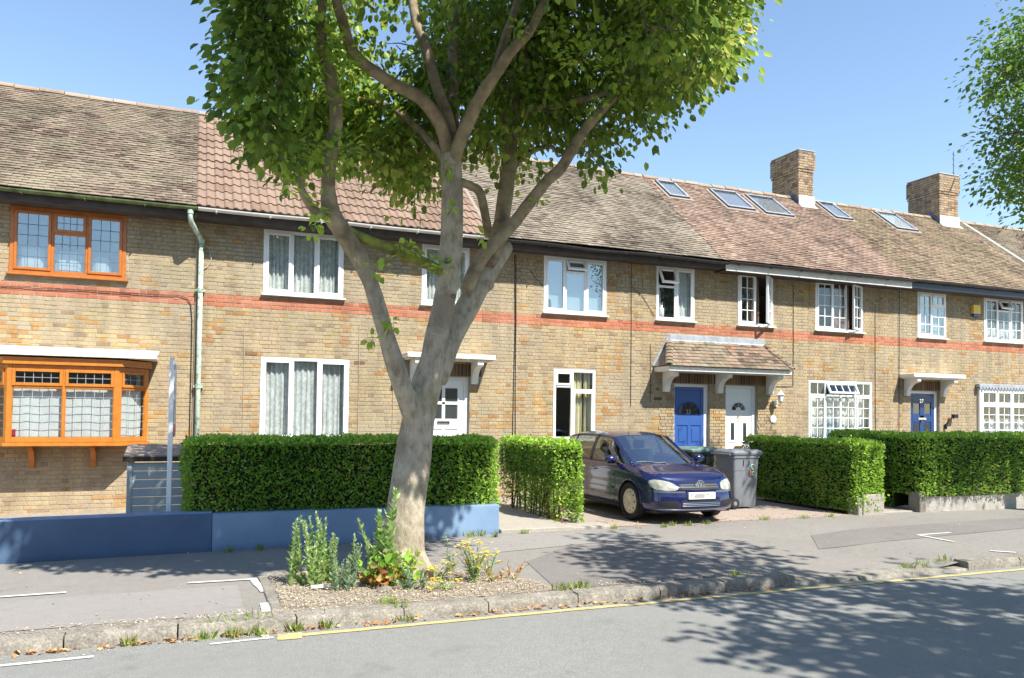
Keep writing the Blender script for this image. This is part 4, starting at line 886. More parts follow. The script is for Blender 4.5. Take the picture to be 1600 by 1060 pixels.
# --- house with the navy door
hE = thing('terraced_house', 'terraced brick house with the navy door numbered 27 and yellow alarm box', 'house')
w8 = (17.50, 18.525, WS-.01, WH-.02); w9 = (19.96, 21.51, WS, WH+.0); l5 = (19.70, 22.2, 1.1, 2.56)
facade(hE, 16.8, 22.6, [w8, w9, l5, (17.26, 18.29, .1, 2.44)], seed=4, zones=[(17.0, 18.6, 2.44, 2.70)]); house_shell(hE, 16.8, 22.6)
hs = [(16.86, 17.48, sval(17.33), sval(18.13)), (19.0, 19.85, sval(17.17), sval(18.02))]
roof(hE, 16.8, 22.6, 'brown_clay_tile', holes=[(a-.08, b_+.08, c_-.1, d+.03) for a, b_, c_, d in hs]+[(21.6, 22.5, sval(17.87), 9)], seed=4)
for i, h_ in enumerate(hs): skylight(hE, *h_, blind=i == 1)
gutter(hE, 16.8, 22.6, 'gutter_black', z=5.22); fascia(hE, 16.8, 22.6, 'fascia_navy', z0=5.02, z1=5.20, y=14.70)
window(hE, *w8, [(0, .5, 0, 1, 2, 4, 'sash'), (.5, 1, .72, 1, 2, 1, 'sash'), (.5, 1, 0, .72, 2, 3, 'fixed')], gl='window_glass_mirrorlike')
window(hE, *w9, [B4(0, .34, 'sash'), (.34, .67, .74, 1, 1, 1, 'vent'), (.34, .67, 0, .74, 2, 3, 'fixed'), B4(.67, 1, 'sash')])
Lr = []
for i in range(4): Lr += [(i/4, (i+1)/4, .72, 1, 2, 1, 'sash'), (i/4, (i+1)/4, 0, .72, 2, 4, 'sash')]
window(hE, *l5, Lr, y=FY-.06, depth=.10, fw=.08)
b = MB(); b.box(19.62, 22.28, FY-.13, FY-.003, 2.575, 2.67, c=.008)
for i in range(22): b.tube([(19.68+i*.12, FY-.135, 2.57), (19.68+i*.12, FY-.125, 2.57)], .045, 8)
b.build('lead_flashing', 'lead', hE)
soldiers(hE, 17.0, 18.6, 2.445, 2.70, FY, 'dark_brick'); door(hE, 17.26, 18.29, 'door_navy', 'long'); flat_canopy(hE, 16.85, 18.68, 'white_paint')
lettering('27', .14, (17.73, FY+.078, 2.17), (math.pi/2, 0, 0), 'chrome', hE)
drape('curtain', 20.0, 21.5, 3.9, 4.4, FY+.14, 'net_plain', 'low net curtain across the upstairs window beside the alarm box', 'curtain', 10, .02)
blind(17.55, 18.48, 3.9, 4.98, FY+.10, 'blind_grey', 'pale grey blind in the upstairs window over the navy door')
drape('curtain', 19.8, 22.1, 1.2, 1.75, FY+.16, 'net_plain', 'low net curtain in the many paned downstairs window under the lead ledge', 'curtain', 14, .02)
b = MB(); b.prism([(19.46, 4.80), (19.72, 4.80), (19.72, 4.56), (19.46, 4.56)], FY-.09, FY-.003, 'y'); ab = b.build('alarm_box', 'alarm_yellow', hE)
b = MB(); b.box(19.47, 19.715, FY-.085, FY-.004, 4.49, 4.558, c=.01); b.build('alarm_base', 'alarm_blue', hE)
b = MB(); b.tube([(18.47, FY-.003, 1.55), (18.47, FY-.05, 1.56), (18.50, FY-.09, 1.66), (18.58, FY-.12, 1.74), (18.66, FY-.13, 1.74)], .018, 6); b.box(18.62, 18.78, FY-.17, FY-.07, 1.74, 1.84, c=.01); b.tube([(18.47, FY-.04, 1.44), (18.47, FY-.04, 1.58)], .03, 8); b.build('wall_lamp', 'black_plastic', hE)
b = MB(); b.tube([(16.86, FY-.012, 5.0), (16.85, FY-.012, 3.5), (16.84, FY-.012, 1.2)], .006, 4); b.build('cable', 'cable_black', hE)
ch2 = chimney(hE, 21.6, 22.42, 17.87, 19.05, 9.42, 8.90, 7.84)
b = MB(); ax, ay = 22.75, 18.3
b.tube([(ax-.1, ay, 8.9), (ax, ay, 9.0), (ax, ay, 10.4)], .012, 5)
for z in (9.15, 9.35, 9.7, 9.95, 10.15, 10.3): b.tube([(ax-.12, ay-.05, z), (ax+.12, ay+.05, z)], .008, 4)
b.tube([(ax, ay-.25, 9.55), (ax, ay+.25, 9.55)], .012, 4); b.build('aerial', 'aerial_metal', ch2)
b = MB(); b.tube([(22.2, 17.80, 9.32), (22.0, 17.80, 8.9)], .014, 5); b.build('aerial_stay', 'aerial_metal', ch2)
# --- last house of the row in view
hF = thing('terraced_house', 'terraced brick house at the far end, only its brown roof showing beyond the second chimney', 'house')
facade(hF, 22.6, 28.4, [(24.0, 25.4, WS, WH), (24.0, 25.6, 1.13, 2.6)], seed=5, limit=0); house_shell(hF, 22.6, 28.4); gable(hF, 28.4)
window(hF, 24.0, 25.4, WS, WH, L3c); window(hF, 24.0, 25.6, 1.13, 2.6, L3c)
roof(hF, 22.6, 28.4, 'old_clay_tile', seed=5); gutter(hF, 22.6, 28.4, 'gutter_black'); fascia(hF, 22.6, 28.4, 'soffit_dark')
b = MB(); b.box(-.08, .08, 0, SL-.05, .0, .045, c=.02); o = b.build('valley_flashing', 'valley_mortar', hF); o.matrix_local = RM @ Matrix.Translation((22.95, 0, 0)) @ Matrix.Rotation(0, 4, 'Z')
b = MB(); b.box(-.05, .05, 0, SL-.05, .0, .04, c=.015); o = b.build('verge_mortar', 'felt_roof', hB); o.matrix_local = RM @ Matrix.Translation((5.43, 0, 0))
# opposite side of the street: what the panes and the car body mirror
op = thing('terraced_house', 'plain brick terrace across the road, seen only in the reflections of the panes', 'house', (0, -14, 0))
b = MB(); b.box(-30, 40, -7, 0, -.1, 5.3); b.build('wall', 'stock_brick', op)
b = MB(); b.prism([(.35, 5.2), (-3.5, 8.2), (-7.35, 5.2)], -30, 40, 'x'); b.build('roof', 'old_clay_tile', op)
for i in range(11):
    b = MB(); x = -28+i*6.1; b.box(x, x+.9, -4.1, -2.9, 6.5, 9.3); b.build('chimney', 'chimney_brick', op)
    b = MB(); b.box(x+1.6, x+3.2, .01, .04, 3.7, 4.9); b.box(x+1.6, x+3.2, .01, .04, 1.1, 2.6); b.build('window', 'white_upvc', op)
# ------------------------------------------------------------------ front garden walls, posts
def wall_line(p, q, th, zt0, zt1, name, mats, n=30, rough=.006, top=None):
    p, q = Vector(p), Vector(q); d = (q-p).normalized(); nrm = Vector((-d.y, d.x)); b = MB(); rows = []
    for i in range(n+1):
        t_ = i/n; c = p.lerp(q, t_); zt = zt0+(zt1-zt0)*t_+rough*noise.noise((c.x*4, 0, 1))+(top(c.x) if top else 0)
        r_ = []
        for off, z in ((0, -.2), (0, -.02), (0, zt-.06), (0, zt-.015), (.015, zt), (th-.015, zt), (th, zt-.015), (th, -.2)):
            j = rough*.8*noise.noise((c.x*3, z*5, off*7)); r_.append((c.x+nrm.x*(off)+0, c.y+nrm.y*off+j, z))
        rows += r_
    m = 8; fs = [(i*m+k, (i+1)*m+k, (i+1)*m+k+1, i*m+k+1) for i in range(n) for k in range(m-1)]+[tuple(range(m)), tuple(n*m+k for k in range(m))[::-1]]
    b.add(rows, fs); b.mi = [1 if len(mats) > 1 and f[0] % m in (3, 4, 5) and len(f) == 4 else 0 for f in b.f]
    o = b.build(name, mats); autosmooth(o, 40); return o
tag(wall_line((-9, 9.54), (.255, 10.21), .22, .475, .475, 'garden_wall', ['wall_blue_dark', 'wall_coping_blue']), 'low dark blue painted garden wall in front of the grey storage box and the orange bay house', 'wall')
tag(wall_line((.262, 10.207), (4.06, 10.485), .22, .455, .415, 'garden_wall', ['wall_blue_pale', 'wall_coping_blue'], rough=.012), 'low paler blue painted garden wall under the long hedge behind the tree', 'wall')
tag(wall_line((12.46, 10.62), (21.5, 10.30), .22, .33, .34, 'garden_wall', ['concrete_wall'], rough=.02), 'low stained grey concrete wall under the furthest hedge', 'wall')
b = MB(); b.box(12.30, 12.455, 10.60, 10.86, -.1, .35, c=.012); tag(b.build('gate_post', 'kerb_stone'), 'short concrete post at the end of the stained grey concrete wall', 'post')
b = MB(); b.box(10.84, 10.93, 10.60, 10.86, -.1, .30, c=.012); b.box(10.93, 11.42, 10.58, 10.88, -.1, .36, c=.015); tag(b.build('gate_post', 'path_concrete'), 'squat pale concrete post under the street end of the driveway hedge beside the bins', 'post')

# ------------------------------------------------------------------ hedges
def snoise(P, f, seed=0.):
    return (np.sin(P[:, 0]*f+seed+1.7*np.sin(P[:, 2]*f*.7+seed))+np.sin(P[:, 1]*f*1.13+2.1*seed+1.3*np.sin(P[:, 0]*f*.9))+np.sin(P[:, 2]*f*1.21+.7*seed+1.9*np.sin(P[:, 1]*f*.8)))/3
def hedge(label, x0, y0, ang, L, W, z0, z1, dens=2600, faces='fltbr', stems=False, lit_ends=(), seed=0, sparse=0., core=True, ends=1):
    h = thing('hedge', label, 'hedge', (x0, y0, 0), ang)
    P, N, RR = [], [], []
    faces = faces; dims = {'f': (L, z1-z0), 'b': (L, z1-z0), 'l': (W, z1-z0), 'r': (W, z1-z0), 't': (L, W)}
    for fc in faces:
        a, b_ = dims[fc]; n = int(a*b_*dens*(.5 if fc == 'b' and not stems else 1.5 if fc == 't' else 1)); u = rng.random(n); v = rng.random(n)
        if fc == 'f': p = np.stack([u*L, 0*u, z0+v*(z1-z0)], 1); nn = (0, -1, 0)
        if fc == 'b': p = np.stack([u*L, 0*u+W, z0+v*(z1-z0)], 1); nn = (0, 1, 0)
        if fc == 'l': p = np.stack([0*u, u*W, z0+v*(z1-z0)], 1); nn = (-1, 0, 0)
        if fc == 'r': p = np.stack([0*u+L, u*W, z0+v*(z1-z0)], 1); nn = (1, 0, 0)
        if fc == 't': p = np.stack([u*L, v*W, 0*u+z1], 1); nn = (0, 0, 1)
        P.append(p); N.append(np.tile(nn, (n, 1)))
    P = np.concatenate(P); N = np.concatenate(N).astype(float)
    c = np.array([L/2, W/2, (z0+z1)/2]); hs_ = np.array([L/2, W/2, (z1-z0)/2]); q = (P-c); r_ = .09   # rounded edges
    inner = np.clip(q, -(hs_-r_), hs_-r_); inner[:, 2] = np.where(q[:, 2] < 0, q[:, 2], inner[:, 2]); dlt = q-inner; ln = np.linalg.norm(dlt, axis=1, keepdims=True)+1e-9
    P = c+inner+dlt/ln*np.minimum(ln, r_); N = N*.4+dlt/ln
    bump = .050*snoise(P, 3.1, seed)+.030*snoise(P, 11., seed+2)+.024*snoise(P, 31., seed+4)+(rng.random(len(P)) > .985)*rng.random(len(P))*.07
    P = P+N/np.linalg.norm(N, axis=1, keepdims=True)*(bump-rng.random(len(P))**1.5*.08+.012)[:, None]
    rn = np.clip(.45+.25*snoise(P, 4., seed+5)+.26*rng.normal(size=len(P)), 0, 1)
    if sparse:                                      # bare towards the foot
        zz = (P[:, 2]-z0)/(z1-z0); keep = rng.random(len(P)) < np.clip((zz-.0)/sparse, .22, 1)**1.3; keep |= (N[:, 1] < -.5); P, N, rn = P[keep], N[keep], rn[keep]
    n = len(P); D = rvec(n)+N*.9; D[:, 2] += .25; Nn = N+rvec(n)*.75
    freshlit = (N[:, 2] > .35) & (rng.random(n) < .75)
    for (ax, lo, hi) in lit_ends: freshlit |= (P[:, ax] > lo) & (P[:, ax] < hi) & (rng.random(n) < .5)  # brighter leaves here put sunlight into the colour of the street ends
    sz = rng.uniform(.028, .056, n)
    f = scatter('foliage', RHOMB, P[~freshlit], D[~freshlit], Nn[~freshlit], sz[~freshlit], 'hedge_leaf', h, rn[~freshlit], kind='stuff')
    scatter('fresh_sunlit_foliage', RHOMB, P[freshlit], D[freshlit], Nn[freshlit], sz[freshlit]*1.05, 'hedge_fresh_sunlit', h, rng.random(freshlit.sum()), kind='stuff')
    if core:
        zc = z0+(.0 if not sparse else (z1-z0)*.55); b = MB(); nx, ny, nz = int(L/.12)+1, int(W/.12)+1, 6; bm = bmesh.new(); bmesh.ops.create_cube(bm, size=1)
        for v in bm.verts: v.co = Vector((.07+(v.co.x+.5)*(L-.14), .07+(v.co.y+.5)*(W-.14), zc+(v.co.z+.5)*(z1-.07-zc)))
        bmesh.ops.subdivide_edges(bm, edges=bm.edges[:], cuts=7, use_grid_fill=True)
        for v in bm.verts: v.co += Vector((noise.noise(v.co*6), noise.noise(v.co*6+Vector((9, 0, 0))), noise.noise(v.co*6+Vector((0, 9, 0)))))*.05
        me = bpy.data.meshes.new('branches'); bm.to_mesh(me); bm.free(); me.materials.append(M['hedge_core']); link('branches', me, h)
    b = MB(); ns = int(L*(9 if stems else 3))+int(W*2)
    for i in range(max(ns, 8)):
        x, y = random.uniform(.08, L-.08), random.uniform(.12, W-.1); zz = z1-.25
        b.tube([(x, y, -.03), (x+random.uniform(-.05, .05), y+random.uniform(-.04, .04), zz*.4), (x+random.uniform(-.12, .12), y+random.uniform(-.1, .1), zz)], [.016, .012, .006], 5, 0)
        if stems:
            for k in range(4):
                zb = random.uniform(.1, .7); b.tube([(x, y, zb), (x+random.uniform(-.12, .12), y+random.uniform(-.18, .18), zb+random.uniform(.15, .4))], [.007, .003], 4)
    b.build('stem', 'twig', h); return h
a1 = math.atan(.072)
hedge('long clipped privet hedge behind the pale blue wall and the tree trunk', -.02, 10.33, a1, 4.10, .72, .36, 1.315, faces='flrt', seed=1, lit_ends=((0, 3.5, 4.2),), dens=3000)
hedge('privet hedge with bare stems along the path, between the blue wall and the car', 5.68, 11.05, math.pi/2, 2.5, .43, .02, 1.24, faces='fbltr', seed=2, stems=True, sparse=.75, lit_ends=((0, -.2, .12),), dens=2600)
bpy.data.objects[-1].name if False else None
hedge('clipped privet hedge along the driveway, behind the squat concrete post and the grey bin', 10.80, 10.62, 0, .66, 3.05, .06, 1.25, faces='flrt', seed=3, lit_ends=((1, -.2, .12),), dens=3000)
hedge('furthest clipped privet hedge, standing on the stained concrete wall', 12.36, 10.55, -.035, 8.9, .75, .30, 1.40, faces='flt', seed=4, dens=2200, lit_ends=((0, -.1, .7),))
hedge('clipped privet hedge along the side path, behind the start of the stained concrete wall', 12.33, 11.2, 0, .70, 1.7, .04, 1.39, faces='ltb', seed=5, dens=2400)

# ------------------------------------------------------------------ trees
def limb_pts(spec):
    P, Rr = [], []
    for (x, y, Y, w_) in spec: p = at(x, y, Y); P.append(p); Rr.append(w_/2*(p-CAM).dot(AF)/FPX)
    return P, Rr
def dense(P, Rr, m=5):                               # Catmull-Rom
    Q, S = [], []
    for i in range(len(P)-1):
        p0, p1, p2, p3 = P[max(i-1, 0)], P[i], P[i+1], P[min(i+2, len(P)-1)]
        for k in range(m):
            t_ = k/m; Q.append(.5*((2*p1)+(p2-p0)*t_+(2*p0-5*p1+4*p2-p3)*t_*t_+(3*p1-p0-3*p2+p3)*t_**3)); S.append(Rr[i]+(Rr[i+1]-Rr[i])*t_)
    return Q+[P[-1]], S+[Rr[-1]]
def voxel(mb, size, name, mat, parent, disp=.006):
    me = bpy.data.meshes.new('tmp'); me.from_pydata(mb.v, [], mb.f); o = bpy.data.objects.new('tmp', me); C.objects.link(o)
    r_ = o.modifiers.new('r', 'REMESH'); r_.mode = 'VOXEL'; r_.voxel_size = size; sm = o.modifiers.new('s', 'SMOOTH'); sm.iterations = 4; sm.factor = .5
    dg = bpy.context.evaluated_depsgraph_get(); m2 = bpy.data.meshes.new_from_object(o.evaluated_get(dg)); bpy.data.objects.remove(o)
    for v in m2.vertices:
        c = v.co; v.co = c+v.normal*(disp*noise.noise((c.x*9, c.y*9, c.z*3))+disp*1.6*noise.noise((c.x*2.5, c.y*2.5, c.z*1.6)))
    m2.polygons.foreach_set('use_smooth', [True]*len(m2.polygons)); m2.materials.clear(); m2.materials.append(M[mat]); m2.name = name; return link(name, m2, parent)
tree = thing('street_tree', 'big forked grey barked street tree standing in the weedy pit at the kerb', 'tree', (0, 0, 0))
LIMBS = {
 'trunk': [(625, 925, 8.1, 112), (627, 900, 8.1, 92), (629, 870, 8.1, 74), (633, 800, 8.1, 63), (642, 740, 8.12, 62), (649, 690, 8.15, 58), (655, 650, 8.15, 54), (663, 612, 8.15, 52), (677, 570, 8.2, 48), (690, 535, 8.2, 38)],
 'l': [(668, 605, 8.1, 42), (679, 545, 8.1, 40), (690, 490, 8.05, 38), (701, 430, 8, 37), (706, 360, 7.95, 37), (706, 290, 7.9, 37), (704, 240, 7.88, 37)],
 'r': [(682, 595, 8.2, 38), (704, 530, 8.3, 38), (730, 480, 8.38, 39), (752, 440, 8.45, 38), (772, 410, 8.5, 34), (790, 382, 8.55, 32)],
 'la': [(704, 245, 7.88, 30), (688, 195, 7.8, 26), (658, 155, 7.7, 24), (609, 128, 7.55, 22), (556, 87, 7.4, 21), (534, 30, 7.3, 19), (518, -30, 7.2, 16), (500, -120, 7.1, 10)],
 'lb': [(704, 240, 7.9, 28), (701, 190, 7.95, 24), (681, 132, 8.0, 22), (666, 75, 8.05, 20), (650, 34, 8.1, 18), (640, -30, 8.2, 15), (620, -130, 8.3, 8)],
 'lc': [(706, 235, 8.0, 24), (708, 181, 8.15, 22), (708, 75, 8.4, 20), (711, 0, 8.6, 17), (715, -110, 8.9, 10)],
 'ld': [(708, 250, 7.85, 30), (718, 222, 7.75, 26), (745, 162, 7.6, 24), (771, 121, 7.45, 22), (800, 79, 7.3, 20), (830, 45, 7.2, 17), (860, -20, 7.0, 13), (890, -100, 6.8, 8)],
 'le': [(766, 135, 7.5, 16), (790, 57, 7.6, 15), (809, 0, 7.7, 14), (825, -90, 7.8, 8)],
 'lf': [(698, 262, 7.9, 18), (684, 236, 7.95, 16), (658, 207, 8.1, 15), (617, 173, 8.3, 14), (571, 158, 8.5, 12), (500, 150, 8.8, 9), (440, 130, 9.0, 6)],
 'ru': [(762, 415, 8.4, 30), (776, 375, 8.4, 30), (784, 345, 8.4, 29), (790, 300, 8.42, 29), (795, 255, 8.45, 30), (800, 170, 8.5, 29), (817, 94, 8.6, 27), (836, 30, 8.7, 24), (848, -40, 8.8, 20), (870, -150, 9, 10)],
 'rc': [(728, 455, 8.2, 26), (751, 405, 8.15, 27), (779, 375, 8.1, 26), (806, 345, 8.05, 24), (851, 287, 7.95, 22), (877, 262, 7.9, 22), (911, 207, 7.8, 20), (945, 166, 7.75, 19), (964, 145, 7.7, 19), (979, 121, 7.7, 17), (998, 87, 7.65, 15), (1024, 41, 7.6, 13), (1050, -10, 7.5, 11), (1080, -80, 7.4, 7)],
 'rd': [(805, 182, 8.5, 14), (840, 168, 8.3, 12), (870, 166, 8.2, 11), (926, 151, 7.9, 11), (964, 138, 7.75, 10)],
 're': [(790, 268, 8.45, 15), (810, 252, 8.6, 12), (835, 235, 8.7, 10), (862, 230, 8.8, 8), (872, 245, 8.85, 5)],
 'rf': [(962, 150, 7.7, 12), (1010, 112, 8.0, 9), (1060, 95, 8.4, 7), (1110, 60, 8.8, 5)],
 'mid': [(718, 284, 7.9, 17), (738, 292, 8.0, 16), (750, 302, 8.05, 17), (758, 335, 8.15, 16), (764, 368, 8.3, 18)],
 'll': [(650, 672, 8.1, 32), (632, 615, 8.0, 37), (617, 570, 7.92, 37), (601, 515, 7.85, 33), (580, 445, 7.8, 31), (560, 402, 7.75, 32), (537, 365, 7.7, 36), (518, 332, 7.65, 34), (513, 290, 7.6, 26), (517, 240, 7.58, 25), (525, 190, 7.55, 25), (521, 140, 7.5, 26), (510, 98, 7.5, 26), (501, 45, 7.45, 17), (505, -10, 7.4, 15), (500, -90, 7.3, 9)],
 'lm': [(520, 338, 7.65, 20), (493, 330, 7.62, 17), (474, 303, 7.6, 14), (463, 262, 7.6, 11), (450, 222, 7.62, 9), (428, 180, 7.7, 6)],
}
big = MB(); outer = MB(); nodes = []
for k, sp_ in LIMBS.items():
    P, Rr = dense(*limb_pts(sp_), 6)
    if k not in ('trunk', 'l', 'r'): Rr = [q_*(.84 if k != 'rc' else .80) for q_ in Rr]
    if k in ('trunk', 'l', 'r'): big.tube(P, [q_*.95 for q_ in Rr], 16)
    elif k == 'll': big.tube(P[:32], Rr[:32], 14); outer.tube(P[28:], Rr[28:], 14, jit=.10)
    else: outer.tube(P, Rr, 12, jit=.10)
    if k not in ('trunk', 'll'): nodes += list(zip(P, Rr))
    elif k == 'll': nodes += list(zip(P[48:], Rr[48:]))
base = at(628, 893, 8.1); base.z = 0
for i in range(6):                                   # root flare
    a = i*1.05+.4; d = Vector((math.cos(a), math.sin(a), 0)); big.tube([base+Vector((0, 0, .38))+d*.10, base+Vector((0, 0, .16))+d*.22, base+d*.36+Vector((0, 0, -.02)), base+d*.48+Vector((0, 0, -.08))], [.09, .075, .05, .025], 8)
trunk = voxel(big, .027, 'trunk', 'bark', tree); outer.build('limbs', 'limb_bark', tree, smooth=True)
P, Rr = dense(*limb_pts([(700, 430, 8.0, 15), (665, 412, 7.95, 17), (620, 393, 7.88, 18), (580, 378, 7.8, 17), (545, 362, 7.75, 16), (530, 352, 7.7, 12)])); mb = MB(); mb.tube(P, Rr, 10, jit=.16); mb.build('limb', 'mossy_bark', tree, smooth=True)
bvh = BVHTree.FromPolygons([v.co for v in trunk.data.vertices], [p.vertices for p in trunk.data.polygons])
def on_trunk(x, y):
    h_ = bvh.ray_cast(CAM, ray(x, y)); return h_[0], h_[1]
for (x, y, s) in ((681, 516, .075), (764, 446, .085), (709, 463, .035), (699, 408, .04)):
    p, nn = on_trunk(x, y)
    if p is None: continue
    q = nn.to_track_quat('Z', 'Y'); mb = MB(); n = 14
    mb.add([q @ Vector((math.cos(2*math.pi*k/n)*r_*s*random.uniform(.75, 1.25), math.sin(2*math.pi*k/n)*r_*s*.7*random.uniform(.8, 1.2), (z+random.uniform(-.06, .06))*s)) for r_, z in ((1.25, -.35), (1.0, .10), (.72, .20), (.45, .05), (.05, -.02)) for k in range(n)],
           [(j*n+k, j*n+(k+1) % n, (j+1)*n+(k+1) % n, (j+1)*n+k) for j in range(4) for k in range(n)])
    mb.build('knot', 'bark' if s > .06 else 'dark_bark', tree, smooth=True, loc=p)
# crown: clusters of leaves in a real volume round the limbs
LOW = [(340, 60), (348, 130), (362, 175), (385, 205), (408, 240), (430, 262), (455, 300), (470, 235), (500, 255), (545, 265), (590, 262), (620, 300), (650, 322), (668, 262), (690, 232), (735, 262), (775, 240), (800, 278), (830, 285), (845, 232), (880, 222), (905, 232), (928, 262), (948, 288), (962, 205), (985, 190), (1008, 232), (1025, 215), (1040, 170), (1065, 180), (1078, 130), (1110, 150), (1135, 115), (1152, 70), (1170, 60), (1180, 15), (1196, -20)]
def low_at(x):
    if x < LOW[0][0] or x > LOW[-1][0]: return None
    for (xa, ya), (xb, yb) in zip(LOW, LOW[1:]):
        if xa <= x <= xb: return ya+(yb-ya)*(x-xa)/(xb-xa)
cl = []; random.seed(21); tries = 0
CC = Vector((3.0, 7.6, 7.0))
while len(cl) < 2100 and tries < 300000:
    tries += 1
    p = CC+Vector((random.uniform(-3.3, 3.6), random.uniform(-3.2, 3.2), random.uniform(-3.1, 2.6)))
    d = p-CC
    if (d.x/3.5)**2+(d.y/3.2)**2+(d.z/3.1)**2 > 1: continue
    if p.z+.25 > .9+1.38*(15.15-p.y): continue       # none of it shades the house fronts
    if p.x-.326*p.z < .5 and p.z+.2 > 1.38*(11.7-p.y): continue
    x, y = project(p)
    if x > 0:
        if y > -40:
            lo = low_at(x)
            if lo is None or y > lo-16 or x < 372 or x > 1150: continue
            if y > 150 and random.random() < .25+.25*(y > 200): continue
            if noise.noise(p*1.1) < -.12: continue
            if 455 < x < 1010 and p.y < 7.95+.25*random.random(): continue
        else:
            if y > -500 and (x < 350+abs(y)*.05 or x > 1170+abs(y)*.15): continue
    cl.append(p)
# hanging sprays that reach the silhouette traced by the lower edge
for (x, y, Y) in [(352, 118, 7.9), (358, 60, 7.8), (372, 165, 8.0), (385, 190, 7.8), (425, 245, 7.7), (455, 268, 7.8), (640, 302, 8.1), (655, 280, 8.1), (630, 258, 8.2), (806, 262, 8.6), (830, 268, 8.6), (926, 238, 8.0), (940, 262, 8.0), (934, 212, 8.0), (1010, 212, 8.3), (1018, 180, 8.3), (1060, 150, 8.5), (1098, 130, 8.6), (1130, 98, 8.7), (1150, 50, 8.7), (1165, 22, 8.7), (1090, 92, 8.4), (1040, 120, 8.3), (985, 170, 8.2), (880, 205, 8.4), (600, 245, 8.0), (560, 240, 8.0), (525, 225, 8.1), (730, 245, 8.3), (760, 235, 8.4), (400, 218, 7.9), (480, 225, 8.0)]:
    cl.append(at(x, y, Y))
def fill(n, x0, x1, y0, y1, Y0, Y1, gap=-.3):
    k = 0; t_ = 0
    while k < n and t_ < 20000:
        t_ += 1; x, y = random.uniform(x0, x1), random.uniform(y0, y1); lo = low_at(x)
        if lo is None or y > lo-18 or x < 368 or x > 1152: continue
        p = at(x, y, random.uniform(Y0, Y1))
        if noise.noise(p*1.2) < gap: continue
        cl.append(p); k += 1
fill(110, 360, 445, -60, 260, 7.2, 8.8); fill(60, 445, 560, -60, 250, 8.2, 9.4); fill(110, 470, 860, -60, 260, 8.2, 9.8); fill(90, 480, 700, 120, 300, 8.2, 9.2, -.15); fill(70, 960, 1155, -60, 230, 7.4, 9.2); fill(150, 820, 1100, -60, 230, 8.0, 9.4)
tw = MB(); LP, LD, LN, LS, LR = [], [], [], [], []
AN = np.array([tuple(q[0]) for q in nodes]); AL = [q[0] for q in nodes]
def dn(p): return float(np.min(np.sum((AN-np.array(p))**2, axis=1)))
cl.sort(key=dn)
for p in cl:
    dd_ = np.sqrt(np.sum((AN-np.array(p))**2, axis=1))+.5*(AN[:, 2] > p.z+.1); q = AL[int(np.argmin(dd_))]; L = (p-q).length
    mid = q.lerp(p, .5)+Vector((0, 0, .12*L))+Vector((random.uniform(-.1, .1), random.uniform(-.1, .1), 0))*L
    if L < 2.6: tw.tube([q, q.lerp(mid, .5)+Vector((0, 0, .03)), mid, mid.lerp(p, .6), p], [.006+.012*L, .005+.009*L, .005+.005*L, .005, .003], 5)
    AL += [mid, p]; AN = np.vstack([AN, [tuple(mid), tuple(p)]])
    x, y = project(p); n = 29 if -60 < y < 400 else 14; sp = .23
    out = (p-CC).normalized()
    for k in range(n):
        o_ = Vector([max(-2, min(2, random.gauss(0, q_))) for q_ in (1, 1, .8)])*sp*.62
        LP.append(p+o_); dd = (o_.normalized()*.8+Vector((0, 0, -.75))+out*.4+Vector((random.uniform(-.5, .5), random.uniform(-.5, .5), random.uniform(-.3, .5)))); LD.append(dd)
        LN.append(Vector((random.uniform(-.8, .8), random.uniform(-.8, .8), 1))); LS.append(random.uniform(.055, .118) if y > -60 else random.uniform(.11, .17)); LR.append(random.random()*.7+.35*max(0, noise.noise(p*.8)+.3))
tw.build('branches', 'dark_bark', tree)
LP = np.array([tuple(v) for v in LP]); LD = np.array([tuple(v) for v in LD]); LN = np.array([tuple(v) for v in LN]); LS = np.array(LS); LR = np.clip(np.array(LR), 0, 1)
def vis_px(P):
    D = P-np.array(CAM); z = D@np.array(AF); return 800+FPX*(D@np.array(AR))/z, 614-FPX*(D@np.array(AU))/z, z
ux, uy, uz = vis_px(LP); ok = (ux > 0) & (ux < 1600) & (uy > 0) & (uz > 0); score = np.where(ok, LS/uz, 0); top = np.argsort(-score)[:300]; rest_ = np.setdiff1d(np.arange(len(LP)), top)
crown = scatter('crown', LEAF, LP[rest_], LD[rest_], LN[rest_], LS[rest_], 'tree_leaf', tree, LR[rest_], kind='stuff')
leafme = []
for k in range(6):
    me = bpy.data.meshes.new('leaf'); me.from_pydata(LEAF[0].tolist(), [], LEAF[1]); a_ = me.attributes.new('rnd', 'FLOAT', 'POINT'); a_.data.foreach_set('value', [k/6]*6); me.materials.append(M['tree_leaf']); leafme.append(me)
Rm_ = frames(LD[top], LN[top])
for j, i in enumerate(top):
    o = bpy.data.objects.new('leaf', leafme[min(5, int(LR[i]*6))]); C.objects.link(o); o.parent = crown
    mt = Matrix([list(Rm_[j][r_]*LS[i])+[LP[i][r_]] for r_ in range(3)]+[[0, 0, 0, 1]]); o.matrix_local = mt
